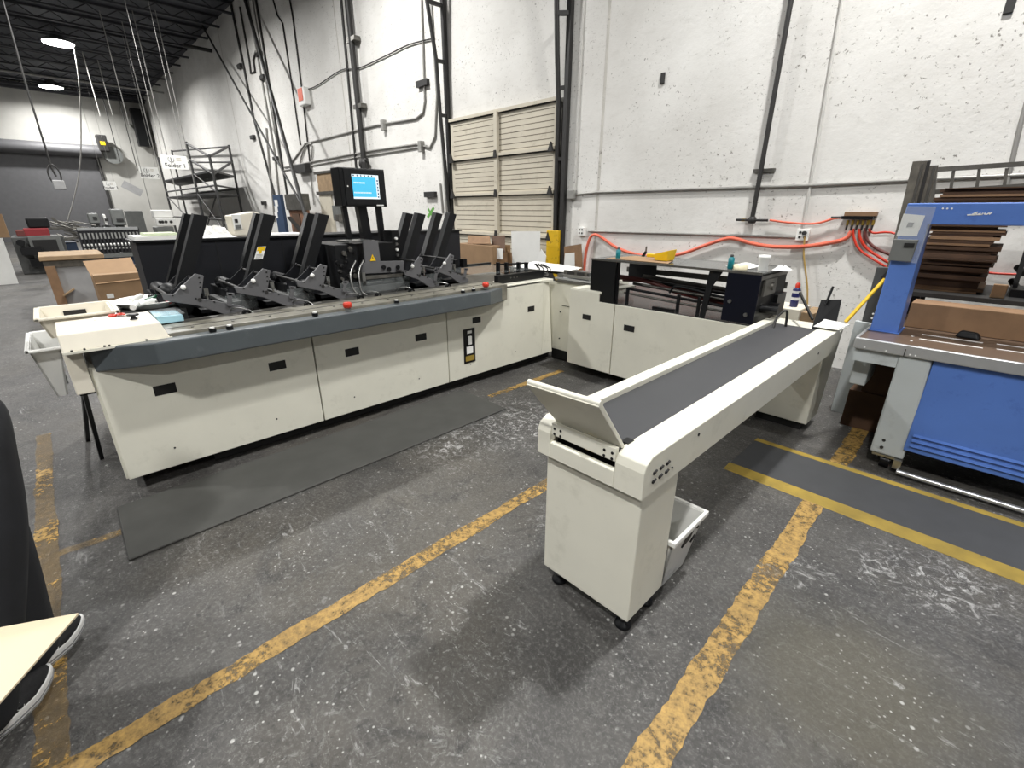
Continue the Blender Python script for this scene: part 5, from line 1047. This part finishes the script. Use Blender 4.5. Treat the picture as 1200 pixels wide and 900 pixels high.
MB().bar(p+V((0, -.3, .2)), p+V((0, .3, -.2)), .02, .32).build('sign_board', 'tubin', t); MB().tube([p+V((0, 0, .1)), V((p.x, p.y, CEIL-.5))], .006, 5).build('sign_wire', 'cond', t)
# ceiling drops
def drop(x, y, z0, r, m, l, z1=CEIL-.3): return tag(MB().tube([(x, y, z0), (x, y, z1)], r, 6).build('ceiling_drop', m), l, 'cord')
for (px, py, zz, l) in ((113, 0, 1.5, 'long pale ceiling drop, leftmost of the long ones'), (140, 14, 3.0, 'thin pale ceiling drop with a knob right of the leftmost long one'), (152, 0, 1.6, 'pale ceiling drop left of the black speaker'), (179, 0, 2.2, 'pale ceiling drop nearest the wall corner')):
    p = onz(px, py, 7.4); drop(p.x, p.y, zz, .013, 'cond', l)
for (x, px, py0, py1, l) in ((-26, 97, 60, 136, 'short pale cord right of the nearer lamp'), (-27, 113, 65, 135, 'short pale cord third from the nearer lamp'), (-33, 122, 120, 190, 'dark cord in front of the far wall'), (-33, 142, 128, 200, 'thick dark cord beside the dark far cord')):
    a = fx(px, py0, x); b = fx(px+(py1-py0)*.27, py1, x); tag(MB().tube([b, V((b.x, b.y, CEIL-.3))], .018, 6).build('ceiling_drop', 'cond' if 'pale' in l else 'pipe'), l, 'cord')
a = fx(88, 58, -24.3)
tag(MB().tube(smooth_path([fx(88, 58, -24.3)+V((0, 0, .1)), fx(93, 100, -24.3), fx(95, 160, -24.3), fx(93, 200, -24.3), fx(86, 235, -24.3), fx(78, 262, -24.3)]), .02, 6).build('hanging_cable', 'cond'), 'loose curving cable hanging from the nearer lamp', 'cable')
hc = root('pendant_outlet', 'grey outlet box hanging on a black cord before the roll-up door', 'outlet', tuple(fx(68, 214, -18)))
MB().tube([fx(66, 207, -18), fx(61, 198, -18), fx(35, 115, -18), fx(3, 0, -18)], .022, 6).build('cord', 'pipe', hc)
p = fx(68, 216, -18); MB().box(-18.06, -17.94, p.y-.1, p.y+.14, p.z-.13, p.z+.1).build('outlet_body', 'tubin', hc, .02)
MB().tube([fx(61, 196, -18)+V((0, .12*math.sin(k*.5), -.28-.25*math.cos(k*.5)+.1)) for k in range(13)], .02, 6).build('cord_loop', 'pipe', hc)
# speaker in the far corner, hoist motor on the roll-up door
p = fx(176, 143, XF+.5); tag(MB().box(XF+.2, XF+.7, 5.0, 5.6, 4.9, 6.75).build('duct_box', 'blackm', None, .03), 'black upright box mounted high in the far corner', 'box')
ho = root('door_operator', 'roll-up door motor with a yellow tag and grey cowl at the door top corner', 'motor', (XF+.5, 3.4, 4.3))
p = fx(120, 168, XF+.5); MB().box(XF+.3, XF+.7, p.y-.22, p.y+.22, p.z-.4, p.z+.4).build('motor_body', 'pipe', ho, .05); MB().box(XF+.7, XF+.72, p.y-.1, p.y+.1, p.z-.1, p.z+.08).build('yellow_tag', 'yellow', ho); p = fx(133, 182, XF+.5)
MB().cyl((XF+.3, p.y, p.z), (XF+.45, p.y, p.z), .42, n=20).build('cowl', 'mgrey', ho)
tag(MB().tube([fx(150, 145, XF+.1), fx(178, 172, XF+.1)], .05, 6).build('wall_strut', 'cond'), 'diagonal strut high on the far wall by the corner', 'strut')
tag(MB().tube([fx(165, 172, XF+.1), fx(178, 171, XF+.1), fx(190, 163, XF+.1)], .04, 6).build('wall_conduit', 'cond'), 'level conduit on the far wall beside the corner box', 'conduit')
tag(MB().tube([(-29.5, -12, CEIL-.7), (-29.5, 5.7, CEIL-.7)], .04, 6).build('sprinkler_pipe', 'cond'), 'thin pale pipe running under the ceiling between the two lamps', 'pipe')
tag(MB().tube([(-20.9, 4.9, CEIL-.7), (-20.9, 5.75, CEIL-.7)], .06, 6).build('beam_stub', 'pipe'), 'dark bracket stub at the top of the wall under the ceiling', 'bracket')
# ================================================================== PERSON at the left edge
def skin_mesh(name, verts, edges, radii, m, parent, sub=2, rootv=0):
    off = LOC[parent.name]; me = bpy.data.meshes.new(name); me.from_pydata([tuple(V(v)-off) for v in verts], edges, []); me.update()
    o = bpy.data.objects.new(name, me); C.objects.link(o); o.parent = parent; LOC[o.name] = off
    sk_ = o.modifiers.new('skin', 'SKIN'); lay = me.skin_vertices[0] if me.skin_vertices else None
    for i, r in enumerate(radii): me.skin_vertices[0].data[i].radius = (r, r) if not isinstance(r, tuple) else r
    me.skin_vertices[0].data[rootv].use_root = True
    ss = o.modifiers.new('sub', 'SUBSURF'); ss.levels = sub; ss.render_levels = sub
    me.materials.append(M[m]); sk_.use_smooth_shade = True; return o
pe = root('person', 'person in baggy black trousers and black sneakers with thick white soles, at the left edge', 'person', (-2.1, -.45, 0))
fwd = V((-.62, .78, 0)).normalized(); rgt = V((.78, .62, 0)).normalized()
FR = V((-1.9, -.5, 0)); FL = V((-2.11, -.4, 0))   # foot centres (right / left)
HIP = V((-2.2, -.40, .95))
hl, hr = HIP-rgt*.09, HIP+rgt*.08
al_, ar_ = FL-fwd*.06+V((0, 0, .09)), FR-fwd*.06+V((0, 0, .09))
kl, kr = (hl+al_)/2+fwd*.03+V((0, 0, .02)), (hr+ar_)/2+fwd*.03+V((0, 0, .02))
chest = HIP-rgt*.06-V((0, .05, 0))+V((0, 0, .42)); neck = chest+V((0, 0, .15)); head = neck+V((0, 0, .12))+fwd*.02
sl_, sr_ = chest-rgt*.18+V((0, 0, .07)), chest+rgt*.17+V((0, 0, .07))
handR = V((-1.69, -.66, .66)); elR = (sr_+handR)/2+V((.02, -.12, -.02)); handL = hl-rgt*.2+V((0, 0, -.12))+fwd*.05; elL = (sl_+handL)/2-rgt*.04-fwd*.05
vs = [HIP, HIP+V((0, 0, .18)), chest, neck, head, hl, kl, al_, hr, kr, ar_, sl_, elL, handL, sr_, elR, handR, head+V((0, 0, .09))]
es = [(0, 1), (1, 2), (2, 3), (3, 4), (4, 17), (0, 5), (5, 6), (6, 7), (0, 8), (8, 9), (9, 10), (2, 11), (11, 12), (12, 13), (2, 14), (14, 15), (15, 16)]
body = skin_mesh('body', vs, es, [.13, .12, .14, .055, .085, .1, .065, .04, .1, .065, .04, .06, .042, .028, .06, .042, .028, .075], 'skin', pe)
# trousers, jacket
skin_mesh('trousers', [HIP+V((0, 0, .12)), HIP, hl, kl, al_+V((0, 0, .0)), al_+V((0, 0, -.03))+fwd*.01, hr, kr, ar_, ar_+V((0, 0, -.03))+fwd*.01], [(0, 1), (1, 2), (2, 3), (3, 4), (4, 5), (1, 6), (6, 7), (7, 8), (8, 9)], [.17, .2, .17, .14, .12, .125, .165, .135, .115, .12], 'trouser', pe, rootv=1)
skin_mesh('jacket', [HIP+V((0, 0, .02)), HIP+V((0, 0, .26)), chest, chest+V((0, 0, .1)), sl_, elL, elL*.2+handL*.8, sr_, elR, elR*.25+handR*.75], [(0, 1), (1, 2), (2, 3), (2, 4), (4, 5), (5, 6), (2, 7), (7, 8), (8, 9)], [.19, .18, .175, .09, .085, .065, .05, .085, .065, .05], 'jacket', pe, rootv=2)
MB().ball(head+V((0, 0, .07))-fwd*.015, .105, 16, 12, (1, 1, 1.05)).build('hair', 'hair', pe)
fc = MB(); e = head+fwd*.085+V((0, 0, .04)); fc.ball(e-rgt*.032, .011, 8, 6); fc.ball(e+rgt*.032, .011, 8, 6); fc.build('eyes', 'white', pe)
fc = MB(); fc.ball(head+fwd*.1+V((0, 0, .015)), .016, 8, 6, (1, 1, 1.5)); fc.ball(head+rgt*.085+V((0, 0, .03)), .022, 8, 6, (.5, 1, 1.3)); fc.ball(head-rgt*.085+V((0, 0, .03)), .022, 8, 6, (.5, 1, 1.3)); fc.build('nose_and_ears', 'skin', pe)
def hand(w, d, side, nm):
    up = V((0, 0, 1)); d = d.normalized(); s_ = side.normalized(); vv = [w, w+d*.05, w+d*.09]; ee = [(0, 1), (1, 2)]; rr_ = [.026, .032, .03]
    for i, (o_, L_) in enumerate(((-.03, .07), (-.01, .08), (.01, .076), (.03, .06))):
        b0 = len(vv); p = w+d*.095+s_*o_; vv += [p, p+d*L_*.5-up*.01, p+d*L_*.8-up*.03]; ee += [(2, b0), (b0, b0+1), (b0+1, b0+2)]; rr_ += [.01, .009, .008]
    b0 = len(vv); p = w+d*.03-s_*.035; vv += [p, p-s_*.02+d*.03+up*.01, p-s_*.02+d*.06+up*.01]; ee += [(1, b0), (b0, b0+1), (b0+1, b0+2)]; rr_ += [.013, .011, .009]
    return skin_mesh(nm, vv, ee, rr_, 'skin', pe, 2)
hand(handR, V((.25, .2, -.1)), V((.6, -.7, 0)), 'hand'); hand(handL, V((0, 0, -1)), fwd, 'hand')
def shoe(ctr, d, toe_up=.0):
    d = d.normalized(); s_ = V((d.y, -d.x, 0)); n = 22
    prof = []
    for k in range(n):
        t = 2*math.pi*k/n; u = math.cos(t); w_ = math.sin(t); wid = .045+.008*(u > 0)*u; prof.append((u*.15, w_*wid*(1-.12*(u < -.2))))
    def ring(z, sc_, lift=0, f=0): return [ctr+d*(a*sc_+f)+s_*(b_*sc_)+V((0, 0, z+lift*max(0, a-.07)/.08*.03)) for a, b_ in prof]
    m = MB(); rings = [ring(.001, .86, 1), ring(.008, .97, 1), ring(.02, 1.0, 1), ring(.036, 1.03, 1), ring(.044, 1.03, 1), ring(.05, 1.0, 1)]
    vs_ = [p for r_ in rings for p in r_]; m.add(vs_, [(i*n+j, i*n+(j+1) % n, (i+1)*n+(j+1) % n, (i+1)*n+j) for i in range(len(rings)-1) for j in range(n)]+[tuple(range(n))[::-1], tuple(range((len(rings)-1)*n, len(rings)*n))], True)
    so = m.build('shoe_sole', 'sole', pe)
    g1 = MB(); r_ = ring(.026, 1.022, 1); g1.tube(r_+[r_[0]], .0022, 5); r_ = ring(.015, 1.0, 1); g1.tube(r_+[r_[0]], .0018, 5); g1.build('sole_groove', 'soleg', so)
    up = MB(); rings = []
    for z, sc_, f in ((.046, .985, 0), (.07, .93, -.004), (.092, .7, -.03), (.112, .5, -.055), (.125, .46, -.06)):
        rg = [ctr+d*(a*sc_+f)+s_*(b_*min(1, sc_*1.15))+V((0, 0, (z if a < .06 else .046+(z-.046)*.6)+max(0, a-.07)/.08*.03)) for a, b_ in prof]; rings.append(rg)
    up.add([p for r_ in rings for p in r_], [(i*n+j, i*n+(j+1) % n, (i+1)*n+(j+1) % n, (i+1)*n+j) for i in range(len(rings)-1) for j in range(n)]+[tuple(range((len(rings)-1)*n, len(rings)*n))], True)
    u_ = up.build('shoe_upper', 'shoe', pe)
    lm = MB()
    for k in range(4): # outlined letter-like loops on the outer side
        c = ctr+d*(-.05+k*.032)+s_*(.047-.002*k)+V((0, 0, .066-.003*k))
        lm.tube([c+d*(.011*math.cos(j*.7))+V((0, 0, .011*math.sin(j*.7)))+s_*(-.004*math.sin(j*.7)) for j in range(8 if k % 2 else 10)], .0018, 5)
    lm.build('side_logo', 'sole', u_)
shoe(V((-1.9, -.485, 0)), V((-.66, .75, 0))); shoe(V((-2.115, -.395, 0)), V((-.6, .8, 0)))
# board held by the person
bz = .62; cB = onz(92, 718, bz); p1_ = onz(0, 735, bz); p2_ = onz(0, 822, bz)
e1 = (p1_-cB).normalized(); e2 = (p2_-cB).normalized()
tag(MB().prism([(cB.x, cB.y), (cB.x+e1.x*.62, cB.y+e1.y*.62), (cB.x+e1.x*.62+e2.x*.5, cB.y+e1.y*.62+e2.y*.5), (cB.x+e2.x*.5, cB.y+e2.y*.5)], 'z', bz-.006, bz).build('beige_board', 'board', None, .001), 'thin beige board held out in front of the sneakers at the lower left', 'board')
sc = bpy.context.scene
sc.view_settings.view_transform = 'Standard'; sc.view_settings.look = 'None'; sc.view_settings.gamma = 1; sc.view_settings.use_curve_mapping = False
sc.view_settings.exposure = -1.05
